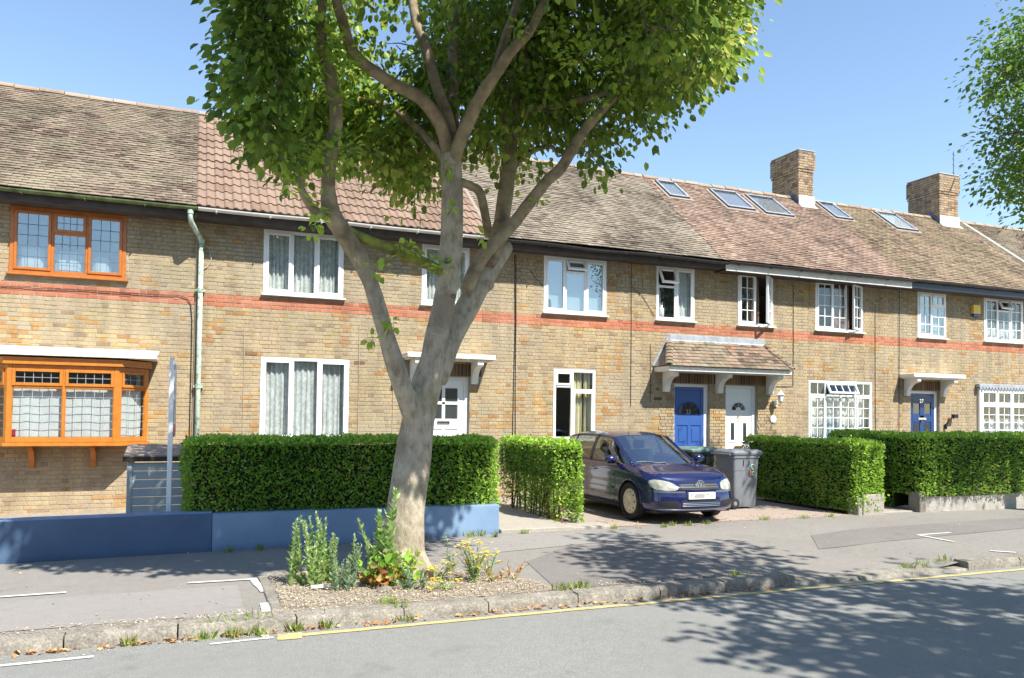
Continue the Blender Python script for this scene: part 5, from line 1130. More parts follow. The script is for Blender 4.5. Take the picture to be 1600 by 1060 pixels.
# bright young shoots on the limbs
SP, SD, SN, SS = [], [], [], []
sh = MB()
for (x, y, Y, r_, n) in [(505, 62, 7.35, .17, 46), (530, 85, 7.35, .18, 50), (492, 105, 7.35, .13, 30), (545, 108, 7.35, .12, 26), (515, 30, 7.3, .10, 20), (528, 158, 7.42, .09, 22), (500, 235, 7.45, .17, 50), (525, 243, 7.45, .17, 46), (545, 232, 7.45, .10, 20), (492, 255, 7.5, .08, 14), (500, 330, 7.5, .09, 20), (493, 350, 7.5, .09, 16), (460, 268, 7.5, .07, 14), (450, 290, 7.5, .07, 12), (588, 424, 7.7, .08, 16), (640, 388, 7.8, .09, 18), (630, 395, 7.8, .08, 14), (607, 502, 7.75, .07, 15), (580, 530, 7.75, .04, 8), (689, 423, 7.8, .08, 16), (680, 412, 7.8, .07, 12), (755, 370, 7.9, .05, 10), (845, 312, 7.85, .05, 9), (935, 170, 7.6, .10, 20), (975, 150, 7.6, .10, 20), (810, 45, 7.1, .08, 14), (900, 90, 7.2, .22, 60), (935, 60, 7.2, .22, 60), (870, 45, 7.1, .2, 50), (950, 110, 7.2, .15, 30), (705, 325, 7.7, .03, 5), (700, 262, 7.7, .05, 7)]:
    c = at(x, y, Y)
    for k in range(n):
        o_ = Vector((random.gauss(0, .55), random.gauss(0, .45), random.gauss(0, .5)))*r_; SP.append(c+o_); SD.append(o_.normalized()+Vector((random.uniform(-.4, .4), random.uniform(-.4, .4), -.15))); SN.append(Vector((random.uniform(-.8, .8), random.uniform(-.8, .2), 1))); SS.append(random.uniform(.05, .095))
    for k in range(3): sh.tube([c+Vector((0, .12, -.05)), c+Vector((random.uniform(-.6, .6), random.uniform(-.5, .3), random.uniform(-.3, .6)))*r_], [.005, .002], 4)
scatter('young_shoots', LEAF, *[np.array([tuple(v) for v in q]) for q in (SP, SD, SN)], np.array(SS), 'shoot_leaf', tree, kind='stuff'); sh.build('shoot_stems', 'green_stem', tree, kind='stuff')

# tree whose crown enters at the far side of the frame
def small_tree(name, label, trunk_pts, clusters, mat, leafn, spread, size, tpl=RHOMB, rad=.17):
    t_ = thing(name, label, 'tree'); mb = MB(); P, Rr = dense([Vector(p) for p in trunk_pts], [rad*(1-.6*i/(len(trunk_pts)-1)) for i in range(len(trunk_pts))]); mb.tube(P, Rr, 10); mb.build('trunk', 'dark_bark', t_, smooth=True)
    tw = MB(); A, B_, D_, S_ = [], [], [], []; anc = list(P[len(P)//2:])
    for c in clusters:
        q = min(anc, key=lambda v: (v-c).length); L = (c-q).length; m_ = q.lerp(c, .5)+Vector((0, 0, .1*L))
        tw.tube([q, q.lerp(m_, .5), m_, c], [.010+.011*L, .008+.008*L, .008+.003*L, .004], 5)
        if len(anc) < 160: anc += [m_]
        for k in range(leafn):
            o_ = Vector((random.gauss(0, 1), random.gauss(0, 1), random.gauss(0, .7)))*spread; A.append(c+o_); B_.append(o_.normalized()+Vector((random.uniform(-.5, .5), random.uniform(-.5, .5), -.4))); D_.append(Vector((random.uniform(-.8, .8), random.uniform(-.8, .8), 1))); S_.append(random.uniform(*size))
    tw.build('branches', 'dark_bark', t_); scatter('crown', tpl, *[np.array([tuple(v) for v in q]) for q in (A, B_, D_)], np.array(S_), mat, t_, kind='stuff'); return t_
EDGE = [(-60, 1588), (0, 1582), (30, 1568), (60, 1548), (100, 1540), (130, 1526), (160, 1532), (190, 1556), (215, 1534), (235, 1552), (262, 1542), (300, 1540), (315, 1580), (345, 1594), (400, 1640)]
def edge_at(y):
    for (ya, xa), (yb, xb) in zip(EDGE, EDGE[1:]):
        if ya <= y <= yb: return xa+(xb-xa)*(y-ya)/(yb-ya)
    return 1590 if y < 0 else 1700
cs = []; random.seed(5)
while len(cs) < 620:
    p = Vector((14.9, 9.2, 7.6))+Vector((random.uniform(-4, 4), random.uniform(-3, 3), random.uniform(-3.2, 3.2)))
    d = p-Vector((14.9, 9.2, 7.6))
    if (d.x/4)**2+(d.y/3)**2+(d.z/3.2)**2 > 1: continue
    x, y = project(p)
    if 0 < x and x < edge_at(y)+22 and y > -700: continue
    if noise.noise(p*1.3) < -.3 or p.z+.3 > .9+1.38*(15.15-p.y): continue
    cs.append(p)
for (x, y) in ((1538, 112), (1532, 140), (1548, 66), (1572, 35), (1545, 225), (1558, 250), (1548, 285), (1565, 300), (1560, 95), (1578, 130), (1590, 200), (1580, 270), (1596, 60), (1575, 180)): cs.append(at(x, y, 8.9))
small_tree('leafy_tree', 'fine leaved bright green tree whose crown hangs in at the far edge of the sky', [(15.4, 9.0, 0), (15.3, 9.0, 2), (15.1, 9.1, 4.5), (14.9, 9.1, 7), (14.8, 9.2, 9.2)], cs, 'locust_leaf', 62, .19, (.07, .12))
# tree on the other side of the road: only its shade reaches the picture
SH_A = [(905, 862), (930, 838), (985, 832), (1040, 850), (1100, 846), (1160, 852), (1215, 868), (1245, 890), (1190, 902), (1090, 912), (1000, 912), (950, 890)]
SH_B = [[(1020, 942), (1120, 925), (1230, 915), (1330, 905), (1480, 912), (1640, 935), (1640, 952), (1500, 958), (1400, 950), (1300, 955), (1180, 950), (1100, 945)],
        [(1130, 1002), (1190, 980), (1260, 984), (1330, 968), (1450, 976), (1640, 955), (1640, 1075), (1300, 1075), (1240, 1045), (1320, 1020), (1200, 1016)]]
def inpoly(x, y, poly):
    r_ = False
    for (xa, ya), (xb, yb) in zip(poly, poly[1:]+poly[:1]):
        if (ya > y) != (yb > y) and x < (xb-xa)*(y-ya)/(yb-ya)+xa: r_ = not r_
    return r_
cs = []
def shade(poly, n, hz, z):
    xs = [p[0] for p in poly]; ys = [p[1] for p in poly]; k = 0
    while k < n:
        x, y = random.uniform(min(xs), max(xs)), random.uniform(min(ys), max(ys))
        if inpoly(x, y, poly):
            g = onz(x, y, z)
            h_ = random.uniform(*hz); p = g+SUN*(h_/SUN.z); u, v = project(p)
            if -60 < u < 1660 and v > -110: p = g+SUN*((h_+1.6)/SUN.z); u, v = project(p)
            if -60 < u < 1660 and v > -110: k += 1; continue
            cs.append(p); k += 1
shade(SH_A, 75, (5.6, 7.4), 0); shade(SH_B[0], 60, (5.4, 7.6), -.1); shade(SH_B[1], 95, (5.2, 7.8), -.1)
for k in range(120):
    cs.append(Vector((10.4, -2.2, 7.6))+Vector((random.gauss(0, 1.5), random.gauss(0, 1.3), random.gauss(0, .8))))
small_tree('broad_tree', 'broad tree on the far pavement behind the viewpoint, shading the road', [(10.6, -5.0, 0), (10.5, -4.8, 2.2), (10.2, -3.6, 4.4), (9.4, -1.4, 6.2), (8.3, 1.2, 7.1)], cs, 'tree_leaf', 22, .20, (.10, .17), LEAF, .22)
# ------------------------------------------------------------------ the blue car
CS = .951
car = thing('parked_car', 'dark blue five door hatchback parked nose out on the driveway', 'car', (7.43, 10.41, 0.01), 0)
def cr(t_, a, b, c, d): return .5*((2*b)+(c-a)*t_+(2*a-5*b+4*c-d)*t_*t_+(3*b-a-3*c+d)*t_**3)
def crv(rows, m):                                    # rows: list of tuples; returns Catmull-Rom refined list
    out = []
    for i in range(len(rows)-1):
        p = [rows[max(i-1, 0)], rows[i], rows[i+1], rows[min(i+2, len(rows)-1)]]
        for k in range(m): out.append(tuple(cr(k/m, *[q[j] for q in p]) for j in range(len(rows[0]))))
    return out+[rows[-1]]
#        a     s     zs(shoulder) zb(bottom)
PLAN = [(0, 0, .700, .200), (.004, .18, .700, .200), (.018, .36, .702, .198), (.055, .54, .712, .195), (.13, .68, .735, .190), (.27, .785, .775, .185), (.52, .845, .835, .185), (.87, .868, .885, .19), (1.3, .875, .925, .19), (1.8, .880, .935, .19), (2.3, .882, .942, .19), (2.8, .880, .955, .19), (3.3, .872, .975, .20), (3.7, .845, .99, .21), (3.98, .78, .995, .24), (4.12, .66, .985, .27), (4.18, .42, .98, .28), (4.20, 0, .98, .28)]
PL = crv(PLAN, 7)
LV = [(0, .085), (.05, .045), (.12, .018), (.20, .004), (.30, 0), (.42, .004), (.52, .010), (.60, .006), (.70, .004), (.80, .014), (.88, .030), (.95, .055), (1, .085)]
LVD = crv(LV, 2)
side = []
for i, (a, s, zs, zb) in enumerate(PL):
    j0, j1 = PL[max(i-1, 0)], PL[min(i+1, len(PL)-1)]; ta, ts = j1[0]-j0[0], j1[1]-j0[1]; l_ = math.hypot(ta, ts)+1e-9; na, ns = -ts/l_, ta/l_   # outward
    if i == 0: na, ns = -1, 0
    if i == len(PL)-1: na, ns = 1, 0
    fr_ = max(0, min(1, (.5-a)/.5)); col = []
    for f, inset in LVD:
        ins = inset
        if fr_ > 0: ins = inset*(1+.3*fr_)+fr_*(.030*max(0, min(1, (f-.52)/.12))+.05*max(0, (f-.8)/.2))      # nose leans back above the bumper
        if a > 3.9: ins = inset+.03*max(0, (f-.55)/.45)
        col.append(Vector((s-ns*ins*(1 if s > .05 else 0), a-na*ins, zb+(zs-zb)*f)))
    side.append(col)
arch = [(.87, .318), (3.448, .318)]; AR_ = .352
def sidepatch(sg):
    n = len(LVD); V = [[Vector((p.x*sg, p.y, p.z)) for p in col] for col in side]; ins = {}
    for i, col in enumerate(V):
        for j, p in enumerate(col):
            for (ca, cz) in arch:
                d = math.hypot(p.y-ca, p.z-cz)
                if abs(p.x) > .55 and d < AR_:
                    ins[(i, j)] = 1
                    if d > 1e-4: p.y = ca+(p.y-ca)*AR_/d; p.z = cz+(p.z-cz)*AR_/d
    vs = [p for col in V for p in col]; fs = []
    for i in range(len(V)-1):
        for j in range(n-1):
            q = [(i, j), (i+1, j), (i+1, j+1), (i, j+1)]
            if all(k in ins for k in q): continue
            f = [a*n+b for a, b in q]; fs.append(tuple(f if sg < 0 else f[::-1]))
    return vs, fs
SC = sorted([(c[-1].y, c[-1].x, c[-1].z) for c in side], key=lambda q: q[0])
def E(a):                                            # the shoulder line at distance a from the nose
    for (a0, s0, z0), (a1, s1, z1) in zip(SC, SC[1:]):
        if a0 <= a <= a1: t_ = (a-a0)/(a1-a0+1e-9); return (s0+(s1-s0)*t_, z0+(z1-z0)*t_)
    return SC[-1][1:] if a > SC[-1][0] else SC[0][1:]
def Es(s):                                           # nose edge by lateral position
    best = min([c[-1] for c in side[:44]], key=lambda p: abs(p.x-s)); return (best.y, best.z)
def row(A, S, Z): r_ = [(S[k], A[k], Z[k]) for k in range(5)]; e = E(A[5]); return r_+[(e[0], A[5], e[1])]
R0 = [(s, *Es(s)) for s in (0, .25, .45, .60, .70)]; e0 = E(.30); R0.append((e0[0], .30, e0[1]))
R1 = row([.30, .305, .32, .345, .37, .46], [0, .25, .45, .60, .70], [.800, .800, .797, .792, .787])
R2 = row([.65, .655, .67, .69, .71, .78], [0, .25, .46, .62, .73], [.872, .872, .868, .862, .862])
R3 = row([.99, 1.0, 1.04, 1.14, 1.22, 1.28], [0, .25, .46, .645, .745], [.938, .938, .935, .93, .93])
R4 = row([1.80, 1.81, 1.85, 1.93, 1.90, 1.88], [0, .22, .42, .575, .70], [1.42, 1.418, 1.408, 1.375, 1.17])
R5 = row([2.3]*6, [0, .24, .44, .60, .718], [1.475, 1.472, 1.458, 1.405, 1.18])
R6 = row([2.9]*6, [0, .24, .44, .60, .72], [1.48, 1.477, 1.463, 1.41, 1.19])
R7 = row([3.4]*6, [0, .24, .44, .585, .71], [1.455, 1.45, 1.437, 1.385, 1.19])
R8 = row([3.80, 3.80, 3.78, 3.74, 3.72, 3.74], [0, .24, .43, .57, .69], [1.385, 1.382, 1.37, 1.325, 1.17])
R9 = row([4.03, 4.03, 4.01, 3.98, 3.96, 3.97], [0, .25, .46, .61, .70], [1.07, 1.07, 1.065, 1.055, 1.04])
R10 = row([4.10, 4.10, 4.08, 4.04, 4.02, 4.02], [0, .25, .46, .61, .70], [.99, .99, .99, .99, .99])
def densify_rows(rows, m):
    fl = [tuple(c for p in r_ for c in p) for r_ in rows]; fl = crv(fl, m); return [[tuple(f[3*k:3*k+3]) for k in range(6)] for f in fl]
SEG = [('hood', densify_rows([R0, R1, R2, R3], 5)), ('ws', densify_rows([R3, R4], 8)), ('cabin', densify_rows([R4, R5, R6, R7, R8], 6)), ('hatch', densify_rows([R8, R9, R10], 6))]
parts = {'body': ([], []), 'windscreen': ([], []), 'side_glass': ([], []), 'rear_glass': ([], [])}
for seg, rows in SEG:
    G = []
    for r_ in rows:                                  # refine across: 0-3 (roof) then 3-5 (flank), crease at the rail
        a_ = crv(r_[:4], 4); b_ = crv(r_[3:], 4); G.append(a_+b_[1:])
    nc = len(G[0]); nr = len(G)
    for sg in (1, -1):
        for nm in parts:
            vs, fs = parts[nm]; o_ = len(vs); add = []
            for i in range(nr-1):
                for j in range(nc-1):
                    tgt = 'body'
                    if seg == 'ws': tgt = 'windscreen' if j < 11 else ('side_glass' if j >= 13 else 'body')
                    if seg == 'cabin': tgt = 'side_glass' if j >= 13 and j < nc-2 and i < nr-5 else 'body'
                    if seg == 'hatch': tgt = 'rear_glass' if j < 10 and 1 <= i < 6 else 'body'
                    if seg == 'ws' and j >= nc-2: tgt = 'body'
                    if tgt == nm:
                        q = [i*nc+j, (i+1)*nc+j, (i+1)*nc+j+1, i*nc+j+1]; add.append(tuple(o_+k for k in (q if sg > 0 else q[::-1])))
            vs += [Vector((p[0]*sg, p[1], p[2])) for r_ in G for p in r_]; fs += add
for sg in (1, -1):
    v, f = sidepatch(sg); o_ = len(parts['body'][0]); parts['body'][0].extend(v); parts['body'][1].extend([tuple(o_+k for k in q) for q in f])
def cmesh(name, vs, fs, mat, parent, weld=True, smooth=True, solid=0):
    bm = bmesh.new(); V = [bm.verts.new(Vector(p)*CS) for p in vs]
    for f in fs:
        try: bm.faces.new([V[i] for i in f])
        except ValueError: pass
    bmesh.ops.delete(bm, geom=[v for v in bm.verts if not v.link_faces], context='VERTS')
    if weld: bmesh.ops.remove_doubles(bm, verts=bm.verts[:], dist=.0015); bmesh.ops.recalc_face_normals(bm, faces=bm.faces[:])
    for f in bm.faces: f.smooth = smooth
    for e in bm.edges:
        if len(e.link_faces) == 2 and e.calc_face_angle(0) > R(40): e.smooth = False
    me = bpy.data.meshes.new(name); bm.to_mesh(me); bm.free(); me.materials.append(M[mat])
    a_ = me.attributes.new('rnd', 'FLOAT', 'POINT'); return link(name, me, parent)
body = cmesh('body', *parts['body'], 'car_paint', car)
cmesh('windscreen', *parts['windscreen'], 'windscreen_glass', car); cmesh('rear_glass', *parts['rear_glass'], 'car_glass', car)
for sg in (1, -1):
    vs_, fs_ = parts['side_glass']; cmesh('side_window', vs_, [f for f in fs_ if sum(vs_[i].x for i in f)*sg > 0], 'car_glass', car)
bb_ = BVHTree.FromPolygons([v.co/CS for v in body.data.vertices], [tuple(p.vertices) for p in body.data.polygons])
allv = []; allf = []
for nm in parts: o_ = len(allv); allv += parts[nm][0]; allf += [tuple(o_+k for k in f) for f in parts[nm][1]]
ba_ = BVHTree.FromPolygons(allv, allf)
def pf(s, z, off=.004, tree_=None):                  # hit from the front
    h_ = (tree_ or ba_).ray_cast(Vector((s, -1, z)), Vector((0, 1, 0))); return (h_[0]+Vector((0, -off, 0))) if h_[0] else Vector((s, .3, z))
def ps(a, z, sg, off=.004):
    h_ = ba_.ray_cast(Vector((2*sg, a, z)), Vector((-sg, 0, 0))); return (h_[0]+Vector((off*sg, 0, 0))) if h_[0] else Vector((.8*sg, a, z))
def decal(name, poly, fn, off, mat, parent, th=.012, cuts=3, fc=None):
    bm = bmesh.new(); bm.faces.new([bm.verts.new((x, y, 0)) for x, y in poly]); bmesh.ops.triangulate(bm, faces=bm.faces[:])
    for _ in range(cuts): bmesh.ops.subdivide_edges(bm, edges=bm.edges[:], cuts=1, use_grid_fill=True) if _ < 2 else None
    bmesh.ops.triangulate(bm, faces=bm.faces[:]); bm.verts.index_update(); bm.edges.index_update()
    vs = [fn(v.co.x, v.co.y, off) for v in bm.verts]; vb = [fn(v.co.x, v.co.y, off-th) for v in bm.verts]; n = len(vs)
    fs = [tuple(v.index for v in f.verts) for f in bm.faces]; sides = [(e.verts[0].index, e.verts[1].index, n+e.verts[1].index, n+e.verts[0].index) for e in bm.edges if e.is_boundary]; bm.free()
    return cmesh(name, vs+vb, fs+sides, mat, parent, weld=True)
def mir(poly, sg): return [(x*sg, y) for x, y in poly][::sg]
HL = [(.415, .60), (.425, .572), (.48, .554), (.60, .548), (.73, .562), (.785, .60), (.80, .66), (.78, .705), (.725, .725), (.62, .712), (.52, .690), (.445, .650)]
for sg in (1, -1):
    h_ = decal('headlight', mir(HL, sg), pf, .010, 'headlight', car, th=.02)
    for (cx, cz, r_) in ((.55, .622, .045), (.67, .645, .038)):
        decal('lamp_bowl', [(sg*cx+r_*math.cos(k*math.pi/6), cz+r_*math.sin(k*math.pi/6)) for k in range(12)], pf, .012, 'lamp_glass', h_, th=.006)
    decal('rub_strip', mir([(.30, .515), (.55, .515), (.80, .520), (.80, .552), (.55, .547), (.30, .545)], sg), pf, .014, 'rub_strip', car, th=.02)
    decal('side_intake', mir([(.43, .275), (.70, .290), (.735, .325), (.715, .385), (.62, .395), (.43, .385)], sg), pf, .003, 'car_trim', car)
grille = decal('grille', [(-.395, .635), (-.36, .575), (-.12, .555), (.12, .555), (.36, .575), (.395, .635), (.33, .672), (0, .682), (-.33, .672)], pf, .006, 'car_trim', car)
for z in (.598, .640):
    b = MB()
    b.tube([pf(s, z+.004*math.cos(s*4), .014)*CS for s in np.linspace(-.36, .36, 13)], .0075*CS, 6); b.build('grille_slat', 'chrome', grille)
decal('lower_intake', [(-.37, .275), (.37, .275), (.385, .33), (.36, .40), (-.36, .40), (-.385, .33)], pf, .004, 'car_trim', car)
for z in (.30, .325, .35):
    b = MB(); b.tube([pf(s, z, .010)*CS for s in np.linspace(-.36, .36, 11)], .005*CS, 5); b.build('intake_slat', 'chrome', car)
b = MB(); b.tube([pf(s, .235+.02*abs(s)**2, .006)*CS for s in np.linspace(-.78, .78, 25)], .016*CS, 6); b.build('chin_strip', 'rub_strip', car, smooth=True)
pc = pf(0, .465, .02)
b = MB(); b.box(-.26*CS, .26*CS, (pc.y-.012)*CS, (pc.y+.03)*CS, .412*CS, .523*CS, c=.004); plate = b.build('number_plate', 'plate_white', car)
b = MB(); b.box(-.225*CS, .225*CS, (pc.y-.0145)*CS, (pc.y-.0125)*CS, .435*CS, .50*CS); b.build('plate_smudge', 'plate_blur', plate)
# roundel on the grille
lc = pf(0, .635, .03); b = MB(); y_ = lc.y; r_ = .078
b.tube([Vector((r_*math.cos(k*math.pi/12), y_, .635+r_*math.sin(k*math.pi/12)))*CS for k in range(25)], .010*CS, 6)
def stroke(p, q): b.tube([Vector((p[0], y_, .635+p[1]))*CS, Vector((q[0], y_, .635+q[1]))*CS], .0085*CS, 5)
for p, q in (((-.030, .070), (0, .010)), ((.030, .070), (0, .010)), ((-.062, .042), (-.030, -.062)), ((-.030, -.062), (0, .0)), ((.062, .042), (.030, -.062)), ((.030, -.062), (0, .0))): stroke(p, q)
bd = b.build('badge', 'chrome', car)
b = MB(); b.tube([Vector((0, y_+.004, .635))*CS, Vector((0, y_+.012, .635))*CS], .072*CS, 20); b.build('badge_disc', 'bin_grey', bd)
# flanks
for sg in (1, -1):
    for path in ([(1.36, .24), (1.34, .5), (1.36, .72), (1.36, .90)], [(2.38, .22), (2.40, .5), (2.40, .93)], [(3.12, .70), (3.30, .80), (3.36, .96)], [(1.36, .235), (1.9, .232), (2.6, .232), (3.0, .24), (3.06, .34)], [(1.02, .91), (1.15, .88), (1.3, .87)]):
        q = crv(path, 5); b = MB(); b.tube([ps(a, z, sg, .0005)*CS for a, z in q], .004*CS, 4); b.build('door_gap', 'car_trim', car)
    b = MB(); b.tube([ps(a, .505, sg, .006)*CS for a in np.linspace(1.40, 3.02, 14)], .014*CS, 6); b.build('door_strip', 'car_paint', car, smooth=True)
    for a in (2.14, 3.0):
        p = ps(a, .80, sg, .02); b = MB(); b.box((p.x-.012)*CS, (p.x+.012)*CS, (a-.09)*CS, (a+.09)*CS, .785*CS, .815*CS, c=.008); b.build('door_handle', 'car_paint', car)
        p = ps(a, .80, sg, .0); b = MB(); b.tube([(p+Vector((.006*sg, 0, 0)))*CS, (p-Vector((.004*sg, 0, 0)))*CS], .04*CS, 12); b.build('handle_recess', 'car_trim', car)
    # roof rail, pillars
    rail = [R3[3], *[r_[3] for _, rows in SEG[1:3] for r_ in rows[1:]]]
    b = MB(); pp = [Vector((p[0]*sg, p[1], p[2])) for p in rail]; b.tube([(p+Vector((.004*sg, 0, .0)))*CS for p in pp], .019*CS, 8); b.build('roof_rail', 'car_paint', car, smooth=True)
    b = MB(); b.tube([ (Vector((p.x*sg, p.y, p.z+.006)))*CS for p in [Vector((E(a)[0]+.002, a, E(a)[1])) for a in np.linspace(1.32, 3.4, 22)]], .010*CS, 6); b.build('window_trim', 'car_trim', car, smooth=True)
    for a_, w_ in ((2.40, .035), (3.26, .02)):
        b = MB(); q = [ps(a_+.06*(z-.95), z, sg, .004) for z in np.linspace(.95, 1.40, 9)]; b.tube([p*CS for p in q], w_*CS*.7, 6); b.build('pillar', 'car_trim', car, smooth=True)
    # mirror
    mb_ = Vector(((E(1.42)[0]+.13)*sg, 1.40, 1.0)); bm = bmesh.new(); bmesh.ops.create_uvsphere(bm, u_segments=18, v_segments=12, radius=1)
    for v in bm.verts:
        v.co = Vector((v.co.x*.115*(1+.12*v.co.x*sg), v.co.y*.075*(1 if v.co.y < 0 else .35), v.co.z*.072*(1-.15*v.co.x*sg)))
    vs = [mb_+v.co for v in bm.verts]; fs = [tuple(v.index for v in f.verts) for f in bm.faces]; bm.free(); mo = cmesh('mirror', vs, fs, 'car_paint', car)
    b = MB(); b.tube([Vector((E(1.42)[0]*sg, 1.42, .955))*CS, (mb_+Vector((-.03*sg, .0, -.055)))*CS, (mb_+Vector((.07*sg, 0, -.062)))*CS], [.03*CS, .025*CS, .015*CS], 8); b.build('mirror_foot', 'car_trim', mo, smooth=True)
    for ca, cz in arch:                              # arch lip and liner
        b = MB(); b.tube([ps(max(.05, ca+AR_*math.cos(t_)), cz+AR_*math.sin(t_)+.012, sg, .004)*CS for t_ in np.linspace(-.15, math.pi+.15, 26)], .014*CS, 6); b.build('arch_lip', 'car_paint', car, smooth=True)
        vs = []; n = 24
        for i in range(n+1):
            t_ = -.35+(math.pi+.7)*i/n
            for x in (.86*sg, .52*sg): vs.append(Vector((x, ca+(AR_+.006)*math.cos(t_), cz+(AR_+.006)*math.sin(t_))))
        vs.append(Vector((.52*sg, ca, cz))); fs = [(2*i, 2*i+1, 2*i+3, 2*i+2) for i in range(n)]+[(2*i+1, 2*i+3, len(vs)-1) for i in range(n)]
        cmesh('arch_liner', vs, fs, 'car_trim', car, weld=False, smooth=False)
def wheel(x, a, sg):
    prof = [(.205, -.02), (.225, .06), (.262, .092), (.295, .090), (.314, .070), (.3175, .03), (.3175, -.03), (.314, -.07), (.29, -.09), (.21, -.085)]
    n = 40; vs = []; 
    for k in range(n):
        t_ = 2*math.pi*k/n
        for r_, o_ in prof: vs.append(Vector((x+o_*sg, a+r_*math.cos(t_), .318+r_*math.sin(t_))))
    m = len(prof); fs = [(k*m+j, k*m+j+1, ((k+1) % n)*m+j+1, ((k+1) % n)*m+j) for k in range(n) for j in range(m-1)]
    w_ = bpy.data.objects.new('wheel', None); C.objects.link(w_); w_.parent = car
    cmesh('tyre', vs, fs, 'tyre', w_)
    # wheel cover with nine slots
    prof = [(.0, .062), (.05, .066), (.06, .074), (.10, .080), (.15, .076), (.175, .066), (.205, .072), (.218, .055)]; n = 72; vs = []
    for k in range(n):
        t_ = 2*math.pi*k/n
        for r_, o_ in prof: vs.append(Vector((x+o_*sg, a+r_*math.cos(t_), .318+r_*math.sin(t_))))
    m = len(prof); fs = []
    for k in range(n):
        for j in range(m-1):
            if j == 4 and k % 8 in (3, 4): continue
            fs.append((k*m+j, k*m+j+1, ((k+1) % n)*m+j+1, ((k+1) % n)*m+j))
    cmesh('wheel_cover', vs, fs, 'hubcap', w_)
    b = MB(); b.tube([Vector((x+.03*sg, a, .318))*CS, Vector((x+.04*sg, a, .318))*CS], .21*CS, 24); b.build('brake_disc', 'car_trim', w_)
for sg in (1, -1):
    for ca, cz in arch: wheel(.785*sg, ca, sg)
b = MB(); b.box(-.74*CS, .74*CS, .25*CS, 4.0*CS, .17*CS, .26*CS); b.box(-.50*CS, .50*CS, .4*CS, 3.9*CS, .26*CS, .50*CS); b.build('floor_pan', 'car_trim', car)
b = MB(); b.prism([(1.05*CS, .86*CS), (1.45*CS, .93*CS), (1.52*CS, .80*CS), (1.50*CS, .55*CS), (1.05*CS, .55*CS)], -.70*CS, .70*CS, 'x'); b.build('dashboard', 'seat_fabric', car)
for x in (-.37, .37):
    b = MB(); b.box((x-.25)*CS, (x+.25)*CS, 1.95*CS, 2.45*CS, .45*CS, .58*CS, c=.04); b.prism([(2.40*CS, .55*CS), (2.60*CS, 1.08*CS), (2.52*CS, 1.12*CS), (2.28*CS, .60*CS)], (x-.24)*CS, (x+.24)*CS, 'x'); b.box((x-.12)*CS, (x+.12)*CS, 2.56*CS, 2.65*CS, 1.13*CS, 1.30*CS, c=.03); b.build('front_seat', 'seat_fabric', car)
b = MB(); b.box(-.6*CS, .6*CS, 2.95*CS, 3.45*CS, .42*CS, .60*CS, c=.04); b.prism([(3.35*CS, .55*CS), (3.6*CS, 1.08*CS), (3.5*CS, 1.1*CS), (3.25*CS, .6*CS)], -.6*CS, .6*CS, 'x'); b.build('rear_seat', 'seat_fabric', car)
b = MB(); b.tube([Vector((-.37+.18*math.cos(k*math.pi/12), 1.62+.05*math.sin(k*math.pi/12), .98+.17*math.sin(k*math.pi/12)))*CS for k in range(25)], .014*CS, 6); b.tube([Vector((-.37, 1.45, .88))*CS, Vector((-.37, 1.62, .98))*CS], .03*CS, 6); b.build('steering_wheel', 'car_trim', car)
for p, q in (((-.60, 1.10), (-.05, 1.02)), ((.05, 1.06), (.62, 1.13))):
    b = MB(); b.tube([(pf(p[0]+(q[0]-p[0])*k/6, .5, 0)*0+Vector((p[0]+(q[0]-p[0])*k/6, p[1]+(q[1]-p[1])*k/6-.02, .962+.012*math.sin(k)))*1.0)*CS for k in range(7)], .008*CS, 5); b.build('wiper', 'car_trim', car)
b = MB(); p = ps(1.9, .68, -1, .003); b.box((p.x-.004)*CS, p.x*CS, 1.80*CS, 1.98*CS, .66*CS, .70*CS) if False else None
for sg in (1, -1):
    q = [(.22+.0, .0)]
    b = MB(); p0 = ps(3.98, .88, sg, .006); b.box((p0.x-.03)*CS, (p0.x+.004)*CS, 3.9*CS, 4.06*CS, .76*CS, .95*CS, c=.02); b.build('tail_light', 'sign_red', car)

